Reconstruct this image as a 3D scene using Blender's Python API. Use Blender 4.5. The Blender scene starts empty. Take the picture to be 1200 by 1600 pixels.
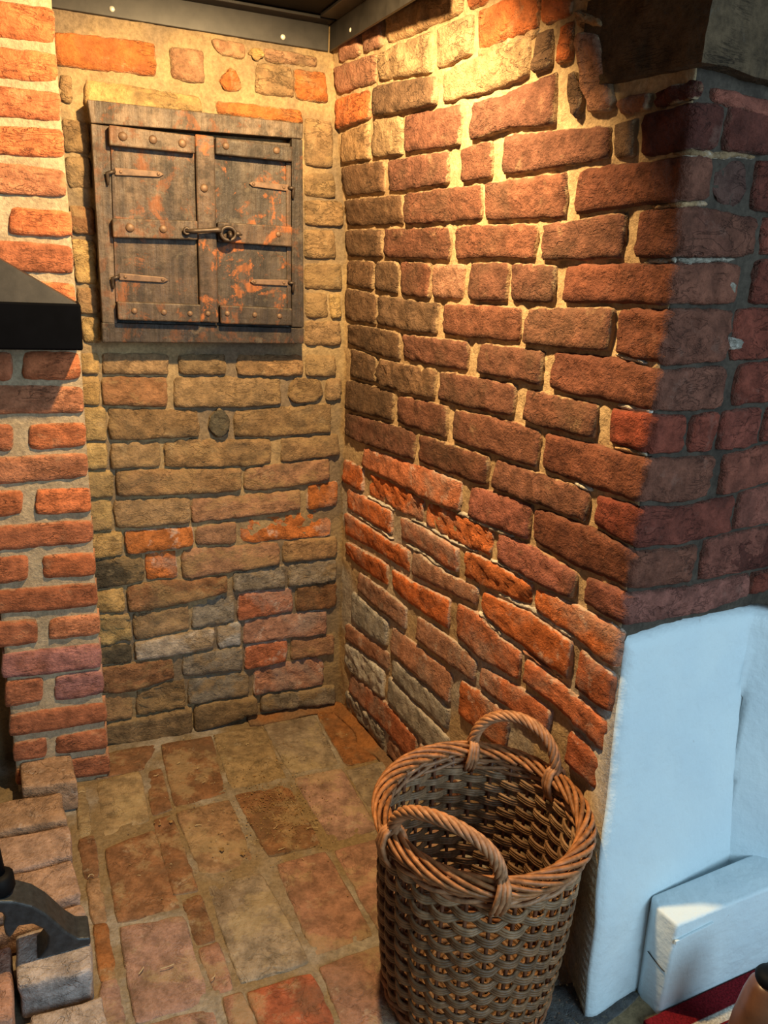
import bpy, bmesh, math, random
import numpy as np
from mathutils import Vector, Matrix, noise

SC = bpy.context.scene
COL = SC.collection

# ------------------------------------------------------------------ camera
F = 1250.0; CX, CY = 600.0, 800.0; CAMH = 1.2
def nrm(v):
    v = np.array(v, float); return v / np.linalg.norm(v)
_down = nrm([-229, 4020, F]); _up = -_down
_fw = np.array([0, 0, 1.0]); _Y = nrm(_fw - _up * (_fw @ _up)); _X = np.cross(_Y, _up)
if _X[0] < 0: _X = -_X
R = np.array([_X, _Y, _up])              # world axes written in image axes (x right, y down, z forward)
C0 = np.array([0, 0, CAMH])
cam_d = bpy.data.cameras.new('camera'); cam = bpy.data.objects.new('camera', cam_d); COL.objects.link(cam)
cam_d.sensor_fit = 'VERTICAL'; cam_d.sensor_height = 36.0; cam_d.lens = 36.0 * F / 1600.0
cam_d.clip_start = 0.02; cam_d.clip_end = 100
_r = R @ np.array([1, 0, 0]); _u = R @ np.array([0, -1, 0]); _b = R @ np.array([0, 0, -1])
cam.matrix_world = Matrix(((_r[0], _u[0], _b[0], 0), (_r[1], _u[1], _b[1], 0), (_r[2], _u[2], _b[2], CAMH), (0, 0, 0, 1)))
SC.camera = cam

# ------------------------------------------------------------------ world, light, exposure
SC.view_settings.view_transform = 'Standard'; SC.view_settings.look = 'None'
SC.view_settings.gamma = 1.0; SC.view_settings.use_curve_mapping = False
SC.view_settings.exposure = 0.0
W = bpy.data.worlds.new('room_light'); SC.world = W; W.use_nodes = True
bgn = W.node_tree.nodes['Background']; bgn.inputs[0].default_value = (0.62, 0.76, 0.9, 1); bgn.inputs[1].default_value = 0.085

def lookat(o, p):
    d = Vector(p) - o.location; o.rotation_euler = d.to_track_quat('-Z', 'Y').to_euler()
wl = bpy.data.lights.new('window_daylight', 'AREA'); wl.shape = 'RECTANGLE'; wl.size = 1.8; wl.size_y = 1.5
wl.energy = 66; wl.color = (0.56, 0.82, 1.0)
wo = bpy.data.objects.new('window_daylight', wl); COL.objects.link(wo); wo.location = (1.95, -0.95, 1.55); lookat(wo, (0.3, 1.2, 0.5))

LAMP_POS = (-0.10, 1.22, 1.70)
ll = bpy.data.lights.new('fireplace_lamp', 'SPOT'); ll.energy = 100; ll.color = (1.0, 0.68, 0.32)
ll.spot_size = math.radians(158); ll.spot_blend = 0.6; ll.shadow_soft_size = 0.022
lo = bpy.data.objects.new('fireplace_lamp', ll); COL.objects.link(lo); lo.location = LAMP_POS; lookat(lo, (-0.45, 1.68, 0.75))

# ------------------------------------------------------------------ pixel -> place helpers
def ray(px, py): return R @ np.array([px - CX, py - CY, F])
def atz(px, py, z=0.0):
    d = ray(px, py); t = (z - CAMH) / d[2]; return C0 + t * d
def onpl(px, py, P, n):
    d = ray(px, py); t = ((P - C0) @ n) / (d @ n); return C0 + t * d
def hdir(px, py):
    d = ray(px, py); d[2] = 0; return nrm(d)
ZV = np.array([0, 0, 1.0])
A = atz(168, 1160); B = atz(530, 1101)
bd = nrm(B - A); nb = np.array([bd[1], -bd[0], 0])         # back wall: along, out towards the room
rd = -hdir(-119, 370); n2 = np.array([rd[1], -rd[0], 0])   # right cheek: along, out into the fireplace
fd = hdir(2570, 523); nf = np.array([fd[1], -fd[0], 0])    # pier front: along, out towards the room
L = 0.985; COLD = 0.145
def lean(u, v):
    o = np.interp(v, [0, .75, 1.2, 1.4, 1.65], [0, .022, .03, .055, .085])
    return float(o) * (1 - .5 * min(max(u, 0), 1))
def S_back(u, v, d): return A + bd * u + nb * d + ZV * v
def csh(v): return float(np.interp(v, [0, .5, 1.0, 1.6], [.002, 0, -.003, -.018]))
def S_col(u, v, d): return A + bd * (u + csh(v)) + nb * (COLD + d) + ZV * v
RR = 0.014
def S_right(u, v, d):
    o = lean(u, v)
    if u <= L - RR: return B + rd * u + n2 * (o + d) + ZV * v
    oc = lean(L, v); K = B + rd * L + n2 * oc + ZV * v
    if u >= L + RR: return K + fd * (u - L) + nf * d
    t = (u - L + RR) / (2 * RR)
    p0 = K - rd * RR; p1 = K + fd * RR
    p = p0 * (1 - t) ** 2 + K * 2 * t * (1 - t) + p1 * t * t
    return p + nrm(n2 * (1 - t) + nf * t) * d
def uv_back(px, py, d=0.0):
    w = onpl(px, py, A + nb * d, nb); return float((w - A) @ bd), float(w[2])
def uv_col(px, py):
    u, v = uv_back(px, py, COLD); return u - csh(v), v
def uv_right(px, py):
    o = 0.0
    for k in range(6):
        w = onpl(px, py, B + n2 * o, n2); u = float((w - B) @ rd); v = float(w[2]); o = lean(min(u, L), v)
    if u <= L: return u, v
    v = float(w[2])
    for k in range(5):
        K = B + rd * L + n2 * lean(L, v); w = onpl(px, py, K, nf); v = float(w[2])
    return L + float((w - K) @ fd), v

# ------------------------------------------------------------------ object helpers
def link(name, me, mat, parent=None):
    o = bpy.data.objects.new(name, me); COL.objects.link(o)
    if mat is not None and not me.materials: me.materials.append(mat)
    if parent is not None: o.parent = parent
    return o
def pyd(name, verts, faces, mat, parent=None, smooth=False):
    me = bpy.data.meshes.new(name); me.from_pydata([tuple(map(float, v)) for v in verts], [], faces); me.update()
    bm = bmesh.new(); bm.from_mesh(me); bmesh.ops.recalc_face_normals(bm, faces=bm.faces); bm.to_mesh(me); bm.free()
    if smooth: me.polygons.foreach_set('use_smooth', [True] * len(me.polygons))
    return link(name, me, mat, parent)
def tag(o, label, cat, group=None):
    o['label'] = label; o['category'] = cat
    if group: o['group'] = group
    return o
def struct(o, label=None):
    o['kind'] = 'structure'
    if label: o['label'] = label
    return o
def empty(name, loc):
    o = bpy.data.objects.new(name, None); COL.objects.link(o); o.location = tuple(map(float, loc)); o.empty_display_size = .05
    return o
def adopt(child, parent):
    child.parent = parent; child.matrix_parent_inverse = Matrix.Translation(-Vector(parent.location))
def prism(name, poly, vec, mat, parent=None, bev=0.0, seg=2, smooth=False):
    """closed prism: polygon of 3D points swept along vec"""
    n = len(poly); vec = np.array(vec, float)
    vs = [np.array(p, float) for p in poly] + [np.array(p, float) + vec for p in poly]
    fs = [list(range(n)), list(range(2 * n - 1, n - 1, -1))] + [[i, (i + 1) % n, n + (i + 1) % n, n + i] for i in range(n)]
    me = bpy.data.meshes.new(name); me.from_pydata([tuple(v) for v in vs], [], fs); me.update()
    bm = bmesh.new(); bm.from_mesh(me); bmesh.ops.recalc_face_normals(bm, faces=bm.faces)
    if bev > 0: bmesh.ops.bevel(bm, geom=list(bm.edges), offset=bev, segments=seg, profile=.5, affect='EDGES', clamp_overlap=True)
    bmesh.ops.triangulate(bm, faces=[f for f in bm.faces if len(f.verts) > 4])
    bm.to_mesh(me); bm.free()
    if smooth: me.polygons.foreach_set('use_smooth', [True] * len(me.polygons))
    o = link(name, me, mat, None)
    if parent is not None: adopt(o, parent)
    return o
def tube_data(pts, rad, sides=6, closed=False):
    pts = [Vector(tuple(p)) for p in pts]; n = len(pts); vs = []; fs = []
    up = None
    for i, p in enumerate(pts):
        if closed: t = pts[(i + 1) % n] - pts[i - 1]
        else: t = pts[min(i + 1, n - 1)] - pts[max(i - 1, 0)]
        t.normalize()
        if up is None:
            up = Vector((0, 0, 1)) if abs(t.z) < .8 else Vector((1, 0, 0))
        up = (up - t * up.dot(t)).normalized(); side = t.cross(up)
        r = rad[i] if hasattr(rad, '__len__') else rad
        for k in range(sides):
            a = 2 * math.pi * k / sides; vs.append(p + (up * math.cos(a) + side * math.sin(a)) * r)
    m = n if closed else n - 1
    for i in range(m):
        for k in range(sides):
            a = i * sides + k; b = i * sides + (k + 1) % sides; j = (i + 1) % n
            fs.append([a, b, j * sides + (k + 1) % sides, j * sides + k])
    if not closed:
        fs.append(list(range(sides - 1, -1, -1))); fs.append([(n - 1) * sides + k for k in range(sides)])
    return vs, fs
def tubes(name, lst, mat, parent=None, sides=6):
    """several rods that belong to ONE part"""
    V = []; Fc = []
    for (pts, rad, closed) in lst:
        v, f = tube_data(pts, rad, sides, closed); b = len(V); V += v; Fc += [[i + b for i in q] for q in f]
    me = bpy.data.meshes.new(name); me.from_pydata([tuple(v) for v in V], [], Fc); me.update()
    me.polygons.foreach_set('use_smooth', [True] * len(me.polygons))
    o = link(name, me, mat, None)
    if parent is not None: adopt(o, parent)
    return o
def lathe(name, prof, origin, axis, mat, parent=None, sides=24):
    ax = Vector(tuple(axis)).normalized(); t = Vector((1, 0, 0)) if abs(ax.x) < .8 else Vector((0, 1, 0))
    e1 = (t - ax * t.dot(ax)).normalized(); e2 = ax.cross(e1); V = []; Fc = []
    O = Vector(tuple(map(float, origin)))
    for (r, h) in prof:
        for k in range(sides):
            a = 2 * math.pi * k / sides; V.append(O + ax * h + (e1 * math.cos(a) + e2 * math.sin(a)) * r)
    for i in range(len(prof) - 1):
        for k in range(sides):
            Fc.append([i * sides + k, i * sides + (k + 1) % sides, (i + 1) * sides + (k + 1) % sides, (i + 1) * sides + k])
    Fc.append(list(range(sides))); Fc.append([(len(prof) - 1) * sides + k for k in range(sides)])
    o = pyd(name, V, Fc, mat, None, True)
    if parent is not None: adopt(o, parent)
    return o

# ------------------------------------------------------------------ materials
class NT:
    def __init__(s, name):
        s.m = bpy.data.materials.new(name); s.m.use_nodes = True; s.t = s.m.node_tree; s.n = s.t.nodes; s.b = s.n['Principled BSDF']
        s.g = s.n.new('ShaderNodeNewGeometry'); s.tc = s.n.new('ShaderNodeTexCoord')
    def lk(s, a, b): s.t.links.new(a, b)
    def val(s, x, sock):
        if isinstance(x, (int, float)): sock.default_value = x
        elif isinstance(x, tuple): sock.default_value = x if len(x) == 4 else (*x, 1)
        else: s.lk(x, sock)
    def noise(s, scale, detail=4, rough=.55, vec=None, stretch=None, dist=0.0):
        n = s.n.new('ShaderNodeTexNoise'); n.inputs['Scale'].default_value = scale; n.inputs['Detail'].default_value = detail
        n.inputs['Roughness'].default_value = rough; n.inputs['Distortion'].default_value = dist
        v = vec if vec is not None else s.g.outputs['Position']
        if stretch:
            mp = s.n.new('ShaderNodeMapping'); mp.inputs['Scale'].default_value = stretch; s.lk(v, mp.inputs[0]); v = mp.outputs[0]
        s.lk(v, n.inputs['Vector']); return n.outputs['Fac']
    def vor(s, scale, feature='F1'):
        n = s.n.new('ShaderNodeTexVoronoi'); n.feature = feature; n.inputs['Scale'].default_value = scale; s.lk(s.g.outputs['Position'], n.inputs['Vector']); return n.outputs['Distance']
    def rng(s, x, a, b, c=0.0, d=1.0):
        n = s.n.new('ShaderNodeMapRange'); n.interpolation_type = 'SMOOTHSTEP'
        s.val(x, n.inputs[0]); n.inputs[1].default_value = a; n.inputs[2].default_value = b; n.inputs[3].default_value = c; n.inputs[4].default_value = d; return n.outputs[0]
    def mix(s, f, a, b, mode='MIX'):
        n = s.n.new('ShaderNodeMix'); n.data_type = 'RGBA'; n.blend_type = mode
        s.val(f, n.inputs[0]); s.val(a, n.inputs[6]); s.val(b, n.inputs[7]); return n.outputs[2]
    def math(s, op, a, b=0.0):
        n = s.n.new('ShaderNodeMath'); n.operation = op; s.val(a, n.inputs[0]); s.val(b, n.inputs[1]); return n.outputs[0]
    def objcol(s): 
        n = s.n.new('ShaderNodeObjectInfo'); return n.outputs['Color']
    def attr(s, name):
        n = s.n.new('ShaderNodeAttribute'); n.attribute_name = name; return n.outputs['Fac']
    def sep(s, v):
        n = s.n.new('ShaderNodeSeparateXYZ'); s.lk(v, n.inputs[0]); return n.outputs
    def grey(s, x):
        n = s.n.new('ShaderNodeCombineColor'); s.lk(x, n.inputs[0]); s.lk(x, n.inputs[1]); s.lk(x, n.inputs[2]); return n.outputs[0]
    def fin(s, col, rough=.9, h=None, strength=.5, dist=.004, metal=0.0, spec=.3):
        s.val(col, s.b.inputs['Base Color']); s.val(rough, s.b.inputs['Roughness']); s.b.inputs['Metallic'].default_value = metal
        s.b.inputs['Specular IOR Level'].default_value = spec
        if h is not None:
            b = s.n.new('ShaderNodeBump'); b.inputs['Strength'].default_value = strength; b.inputs['Distance'].default_value = dist
            s.lk(h, b.inputs['Height']); s.lk(b.outputs[0], s.b.inputs['Normal'])
        return s.m

def brick_mat(name, mortar, smear=.6, stain=((.10, .07, .05), .35), salt=((.7, .66, .58), .12), stretch=(1, 1, 1), bump=.7, patch=((.5, .36, .18), 0.0), crack=.6, contrast=1.0):
    k = NT(name); base = k.objcol()
    n1 = k.noise(34, 6, .68); n3 = k.noise(170, 4, .7); n4 = k.noise(6.5, 6, .65, dist=.6); n5 = k.noise(21, 7, .7); n6 = k.noise(8, 6, .7, stretch=(1, 1, 1.7)); n7 = k.noise(75, 5, .7, stretch=stretch)
    cr = k.noise(19, 4, .6, stretch=(1, 1, stretch[2] * 1.6), dist=.8)
    line = k.math('SUBTRACT', 1.0, k.rng(k.math('ABSOLUTE', k.math('SUBTRACT', cr, .5)), .004, .022))
    line = k.math('MULTIPLY', line, k.rng(k.noise(9, 3, .5), .46, .58))
    c = k.mix(1.0, base, k.grey(k.rng(n1, .25, .78, 1 - .48 * contrast, 1 + .42 * contrast)), 'MULTIPLY')
    c = k.mix(k.rng(n3, .50, .72, 0, .55), c, k.mix(1.0, c, (.45, .42, .40), 'MULTIPLY'))
    c = k.mix(k.rng(n4, .47, .66, 0, stain[1]), c, stain[0])
    c = k.mix(k.rng(n6, .50, .60, 0, patch[1]), c, patch[0])
    c = k.mix(k.rng(n5, .58, .68, 0, salt[1]), c, salt[0])
    e = k.math('ADD', k.math('MULTIPLY', k.attr('edge'), .55), k.math('MULTIPLY', k.noise(48, 6, .75), .80))
    c = k.mix(k.rng(e, .80, .96, 0, smear), c, mortar)
    c = k.mix(k.math('MULTIPLY', line, crack), c, (.03, .022, .016))
    h = k.math('ADD', k.math('MULTIPLY', n1, 1.1), k.math('ADD', k.math('MULTIPLY', n3, .40), k.math('MULTIPLY', n7, .45)))
    h = k.math('SUBTRACT', h, k.math('MULTIPLY', line, .5))
    return k.fin(c, .92, h, bump, .010, spec=.2)
def mortar_mat(name, c1, c2, c3=None, zsplit=None):
    k = NT(name); n1 = k.noise(14, 5, .6); n2_ = k.noise(120, 4, .7); n3 = k.noise(4.5, 3, .5)
    c = k.mix(k.rng(n1, .35, .7), c1, c2)
    if c3: 
        f = k.rng(n3, .40, .56)
        if zsplit:
            z = k.sep(k.g.outputs['Position'])[2]; f = k.math('MULTIPLY', f, k.rng(z, zsplit - .1, zsplit + .1, 1, 0))
        c = k.mix(f, c, c3)
    c = k.mix(1.0, c, k.grey(k.rng(n2_, .25, .75, .7, 1.2)), 'MULTIPLY')
    h = k.math('ADD', n1, k.math('MULTIPLY', n2_, .6))
    return k.fin(c, .95, h, .8, .006, spec=.2)

MORT_R = (.50, .36, .21)
M_right = brick_mat('old_red_brick', MORT_R, .6, ((.10, .062, .04), .50), ((.46, .31, .18), .25), (1, 1, 1.6), .85, crack=.28)
M_rlow = brick_mat('weathered_orange_brick', (.62, .53, .44), .65, ((.34, .29, .25), .50), ((.70, .62, .54), .40), (1, 1, 1.6), .8, crack=.3)
M_back = brick_mat('limewashed_brick', (.34, .24, .13), .75, ((.12, .09, .055), .55), ((.44, .33, .19), .35), (1, 1, 1.6), .8, ((.33, .215, .10), .6), crack=.18)
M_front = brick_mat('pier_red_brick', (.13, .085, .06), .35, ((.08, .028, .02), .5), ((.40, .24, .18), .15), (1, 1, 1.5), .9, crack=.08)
M_col = brick_mat('orange_wirecut_brick', (.50, .40, .26), .30, ((.30, .10, .045), .45), ((.62, .36, .2), .25), (1, 1, 2.5), .7, crack=.5)
M_mr = mortar_mat('sandy_lime_mortar', (.52, .37, .21), (.36, .24, .13), (.42, .37, .32), .64)
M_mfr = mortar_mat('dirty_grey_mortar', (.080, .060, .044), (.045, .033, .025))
M_mb = mortar_mat('tan_lime_mortar', (.36, .255, .13), (.27, .185, .095), (.19, .14, .09))
M_mc = mortar_mat('beige_pointing', (.44, .345, .225), (.35, .265, .165))
M_tile = brick_mat('clay_floor_brick', (.27, .21, .14), .6, ((.13, .085, .05), .6), ((.48, .40, .29), .4), (1, 1, 1), .55, ((.46, .36, .20), .4), crack=.2)
M_mf = mortar_mat('floor_grout', (.34, .30, .25), (.22, .17, .11), (.24, .17, .09))
M_fire = brick_mat('buff_fire_brick', (.50, .40, .33), .3, ((.27, .19, .14), .3), ((.62, .52, .45), .4), (1, 1, 1), .8, crack=0.0)

def wood_mat():
    k = NT('dark_worn_cupboard_wood')
    base = k.objcol()
    gr = k.noise(22, 7, .7, stretch=(1, 1, .10)); gr2 = k.noise(80, 5, .7, stretch=(1, 1, .07)); pt = k.noise(13, 7, .70, dist=.9); pt2 = k.noise(38, 6, .75); hz = k.noise(30, 6, .7, stretch=(.12, .12, 1))
    c = k.mix(1.0, base, k.grey(k.rng(gr, .32, .70, .40, 1.65)), 'MULTIPLY')
    c = k.mix(1.0, c, k.grey(k.rng(hz, .3, .7, .75, 1.25)), 'MULTIPLY')
    c = k.mix(k.rng(pt2, .46, .64, 0, .65), c, (.016, .013, .010))
    worn = k.rng(k.math('ADD', k.math('MULTIPLY', pt, .65), k.math('MULTIPLY', pt2, .35)), .515, .575)
    c = k.mix(k.math('MULTIPLY', worn, k.attr('wear')), c, k.mix(k.rng(gr2, .4, .6), (.30, .095, .025), (.17, .06, .02)))
    c = k.mix(k.rng(k.noise(24, 6, .7), .56, .68, 0, .5), c, (.14, .11, .075))
    h = k.math('ADD', gr2, k.math('ADD', k.math('MULTIPLY', pt2, .8), k.math('MULTIPLY', gr, .8)))
    return k.fin(c, k.rng(pt2, .3, .7, .42, .7), h, .7, .004, spec=.4)
M_wood = wood_mat()
def simple(name, c, rough=.6, metal=0.0, nsc=40, amp=.35, bump=.3, spec=.4, useobj=False, dist=.002):
    k = NT(name); n = k.noise(nsc, 5, .6)
    b = k.objcol() if useobj else c
    col = k.mix(1.0, b, k.grey(k.rng(n, .25, .75, 1 - amp, 1 + amp)), 'MULTIPLY')
    return k.fin(col, rough, n, bump, dist, metal, spec)
M_iron = simple('aged_iron', (.07, .05, .036), .5, .5, 60, .4)
M_strap = simple('worn_iron_strap', (.15, .088, .05), .55, .2, 60, .4)
M_black = simple('black_painted_steel', (.004, .0045, .0055), .6, .0, 30, .3, .12, .12)
M_steel = simple('dark_grey_steel', (.030, .027, .024), .5, .1, 25, .35, .15)
M_lip = simple('shaded_lip_steel', (.0018, .002, .003), .7, .0, 30, .2, .05, .04)  # near-black tone puts the shade on the hood lip into its colour
M_cast = simple('cast_iron', (.05, .058, .065), .42, .45, 90, .3, .35, .5)
M_bolt = simple('bright_bolt', (.85, .8, .7), .4, .2)
M_beam = brick_mat('sooty_timber', (.1, .08, .06), .2, ((.02, .017, .014), .6), ((.16, .13, .1), .3), (1, 1, 6), .8)
M_wick = simple('brown_willow', (.2, .1, .05), .5, 0, 70, .45, .3, .35, True)
M_sw = simple('dry_straw', (.55, .42, .22), .7, 0, 50, .2, .1, .3)
M_crumb = simple('dry_crumbs', (.3, .18, .07), .9, 0, 90, .4, .1, .2)
M_crack = simple('dark_crack', (.04, .035, .03), .9)
def white_mat():
    k = NT('blue_white_paint'); n = k.noise(7, 4, .55); n2_ = k.noise(34, 4, .6); n3 = k.noise(2.4, 3, .5)
    c = k.mix(k.rng(n, .3, .7), (.72, .80, .82), (.66, .75, .79)); c = k.mix(k.rng(n2_, .70, .76, 0, .5), c, (.45, .45, .43))
    h = k.math('ADD', n, k.math('ADD', k.math('MULTIPLY', n2_, .35), k.math('MULTIPLY', n3, 1.5))); return k.fin(c, .5, h, .9, .010, spec=.35)
M_white = white_mat()

# ------------------------------------------------------------------ brick builder
BR = random.Random(11)
def N3(x, y, z): return noise.noise(Vector((x, y, z)))
CC = {
 'br': (.185, .078, .050), 'brn': (.16, .092, .054), 'dk': (.10, .05, .038), 'or': (.54, .155, .05), 'orr': (.46, .15, .07), 'pk': (.39, .19, .12), 'tan': (.40, .255, .135),
 'gr': (.36, .34, .31), 'wh': (.62, .57, .50), 'pr': (.34, .125, .09), 'ro': (.42, .125, .055),
 'bt': (.31, .19, .095), 'bo': (.25, .16, .08), 'bb': (.25, .12, .055), 'bw': (.48, .38, .28), 'bg': (.27, .225, .17), 'yl': (.46, .30, .12), 'bor': (.44, .145, .04), 'bpk': (.32, .175, .10), 'bdk': (.09, .075, .05),
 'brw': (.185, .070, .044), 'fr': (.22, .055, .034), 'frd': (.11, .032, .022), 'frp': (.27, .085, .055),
 'co': (.56, .175, .07), 'cp': (.50, .20, .10), 'cb': (.44, .15, .07), 'c_daylit': (.42, .18, .15),
}
def interp_fn(pts):
    pts = sorted(pts); xs = [p[0] for p in pts]; ys = [p[1] for p in pts]
    return lambda u: float(np.interp(u, xs, ys))
def brick(parent, S, u0, u1, top, bot, colr, mat, d0=0.0, bulge=.004, rough=.0035, wob=.003, back=-.045, name='brick', tilt=0.0, u0b=None, u1b=None, res=.0095, rnd=.003):
    """one irregular brick: front grid on the wall surface S, rounded rim, sides running back into the mortar"""
    seed = BR.uniform(0, 100)
    if u0b is None: u0b = u0
    if u1b is None: u1b = u1
    wlen = max(u1 - u0, .01); hgt = max(top((u0 + u1) / 2) - bot((u0 + u1) / 2), .01)
    nu = max(5, int(wlen / res) + 2); nv = max(5, int(hgt / res) + 2)
    e = min(.22, .004 / wlen); ev = min(.22, .004 / hgt)
    su = [0, e] + [e + (1 - 2 * e) * i / (nu - 2) for i in range(1, nu - 2)] + [1 - e, 1]
    sv = [0, ev] + [ev + (1 - 2 * ev) * i / (nv - 2) for i in range(1, nv - 2)] + [1 - ev, 1]
    if u0 < L < u1 and S is S_right:      # keep columns at the arris
        for q in (L - RR, L - RR * .4, L + RR * .4, L + RR):
            su.append((q - u0) / wlen)
        su = sorted(x for x in su if 0 <= x <= 1)
    nu = len(su); nv = len(sv); V = []; E = []
    ti = BR.uniform(-1, 1) * .004; tj = BR.uniform(-1, 1) * .003
    for j, t in enumerate(sv):
        for i, s in enumerate(su):
            ua = u0 + (u1 - u0) * s; ub = u0b + (u1b - u0b) * s
            u = ua * (1 - t) + ub * t
            vt = top(ua); vb = bot(ub); v = vt * (1 - t) + vb * t
            a = abs(2 * s - 1); b = abs(2 * t - 1)
            u += (0.5 - s) * 2 * rnd * (b ** 5); v += -(0.5 - t) * 2 * rnd * .8 * (a ** 8)
            w1 = N3(u * 45 + seed, v * 45, 1.3); w2 = N3(u * 45, v * 45 + seed, 7.7); w3 = N3(u * 150 + seed, v * 150, 3.1); w4 = N3(u * 150, v * 150 + seed, 5.1)
            u += wob * (w1 * .8 + .6 * w3); v += wob * (w2 * .65 + .55 * w4)
            ds = min(s, 1 - s) * wlen; dt = min(t, 1 - t) * hgt; dm = min(ds, dt)
            d = d0 - .002 + (bulge + .002) * (1 - (1 - min(dm / .0055, 1)) ** 2) + ti * (2 * s - 1) * .5 + tj * (2 * t - 1) + tilt * (1 - 2 * t)
            d += rough * (.6 * N3(u * 24 + seed, v * 38, 2.2) + .6 * N3(u * 70 + seed, v * 100, 4.4) - .9 * max(0, .25 - abs(N3(u * 33 + seed * 2, v * 60, 6.6))) * 4)
            V.append(S(u, v, d)); E.append(1.0 if dm < 1e-6 else (.6 if dm < .0055 else (.25 if dm < .012 else 0.0)))
    Fc = []
    for j in range(nv - 1):
        for i in range(nu - 1):
            a = j * nu + i; Fc.append([a, a + nu, a + nu + 1, a + 1])
    ring = [i for i in range(nu)] + [j * nu + nu - 1 for j in range(1, nv)] + [(nv - 1) * nu + i for i in range(nu - 2, -1, -1)] + [j * nu for j in range(nv - 2, 0, -1)]
    off = len(V)
    for r in ring:
        j, i = divmod(r, nu); s = su[i]; t = sv[j]
        ua = u0 + (u1 - u0) * s; ub = u0b + (u1b - u0b) * s; u = ua * (1 - t) + ub * t; v = top(ua) * (1 - t) + bot(ub) * t
        V.append(S(u, v, d0 + back)); E.append(1.0)
    m = len(ring)
    for q in range(m): Fc.append([ring[q], ring[(q + 1) % m], off + (q + 1) % m, off + q])
    me = bpy.data.meshes.new(name); me.from_pydata([tuple(x) for x in V], [], Fc); me.update()
    me.polygons.foreach_set('use_smooth', [True] * len(me.polygons))
    at = me.attributes.new('edge', 'FLOAT', 'POINT'); at.data.foreach_set('value', E)
    o = link(name, me, mat, parent)
    c = CC[colr] if isinstance(colr, str) else colr
    f = BR.uniform(.86, 1.14); h = BR.uniform(-.05, .05)
    o.color = (min(1, c[0] * f * (1 + h)), c[1] * f, c[2] * f * (1 - h), 1)
    return o
def brick_px(parent, S, uv, quad, colr, mat, **kw):
    """brick from four photographed corners tl, tr, br, bl"""
    tl, tr, br_, bl = [uv(*q) for q in quad]
    top = interp_fn([tl, tr]); bot = interp_fn([bl, br_])
    return brick(parent, S, tl[0], tr[0], top, bot, colr, mat, u0b=bl[0], u1b=br_[0], **kw)
def sheet(name, S, us, vs, mat, d=-.007, amp=.004, thick=.1, parent=None, S_in=None):
    """a wall body: rough front surface, flat back, closed round the edge"""
    nu, nv = len(us), len(vs); V = []; Fc = []
    for v in vs:
        for u in us:
            V.append(S(u, v, d + amp * (N3(u * 30, v * 30, 9.1) + .6 * N3(u * 85, v * 85, 2.7) + .4 * N3(u * 170, v * 170, 4.2))))
    for v in vs:
        for u in us: V.append(S(u, v, d - thick))
    n = nu * nv
    for j in range(nv - 1):
        for i in range(nu - 1):
            a = j * nu + i; Fc.append([a, a + 1, a + nu + 1, a + nu]); Fc.append([n + a, n + a + nu, n + a + nu + 1, n + a + 1])
    for i in range(nu - 1):
        Fc.append([i, n + i, n + i + 1, i + 1]); b = (nv - 1) * nu + i; Fc.append([b, b + 1, n + b + 1, n + b])
    for j in range(nv - 1):
        a = j * nu; Fc.append([a, a + nu, n + a + nu, n + a]); b = j * nu + nu - 1; Fc.append([b, n + b, n + b + nu, b + nu])
    return pyd(name, V, Fc, mat, parent, True)
def lin(a, b, step):
    n = max(2, int(round((b - a) / step)) + 1); return [a + (b - a) * i / (n - 1) for i in range(n)]

# ================================================================== STRUCTURE
wall_back = struct(sheet('wall_back', S_back, lin(-.95, -.22, .06) + lin(-.2, .72, .009), lin(-.02, 1.80, .009), M_mb, d=-.0065, amp=.0035), 'old limewashed brick back wall of the fireplace recess')
ur = lin(-.10, L - RR, .009) + [L - RR * .4, L + RR * .4] + lin(L + RR, L + .5, .010) + lin(L + .53, L + 1.0, .03)
wall_right = struct(sheet('wall_right', S_right, ur, lin(-.02, 1.80, .009), M_mr, d=-.0065, amp=.0035, thick=.06), 'dark red brick cheek and pier on the right of the fireplace')
wall_col = struct(sheet('wall_pilaster', S_col, lin(-.205, -.0125, .012), lin(-.02, 1.80, .010), M_mc, d=-.0035, amp=.0018, thick=.14), 'narrow orange brick pilaster with beige pointing')

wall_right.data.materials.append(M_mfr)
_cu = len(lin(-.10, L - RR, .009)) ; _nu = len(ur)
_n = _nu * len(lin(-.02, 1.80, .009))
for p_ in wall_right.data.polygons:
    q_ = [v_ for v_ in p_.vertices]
    if all((v_ % _n) % _nu >= _cu for v_ in q_): p_.material_index = 1
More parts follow.
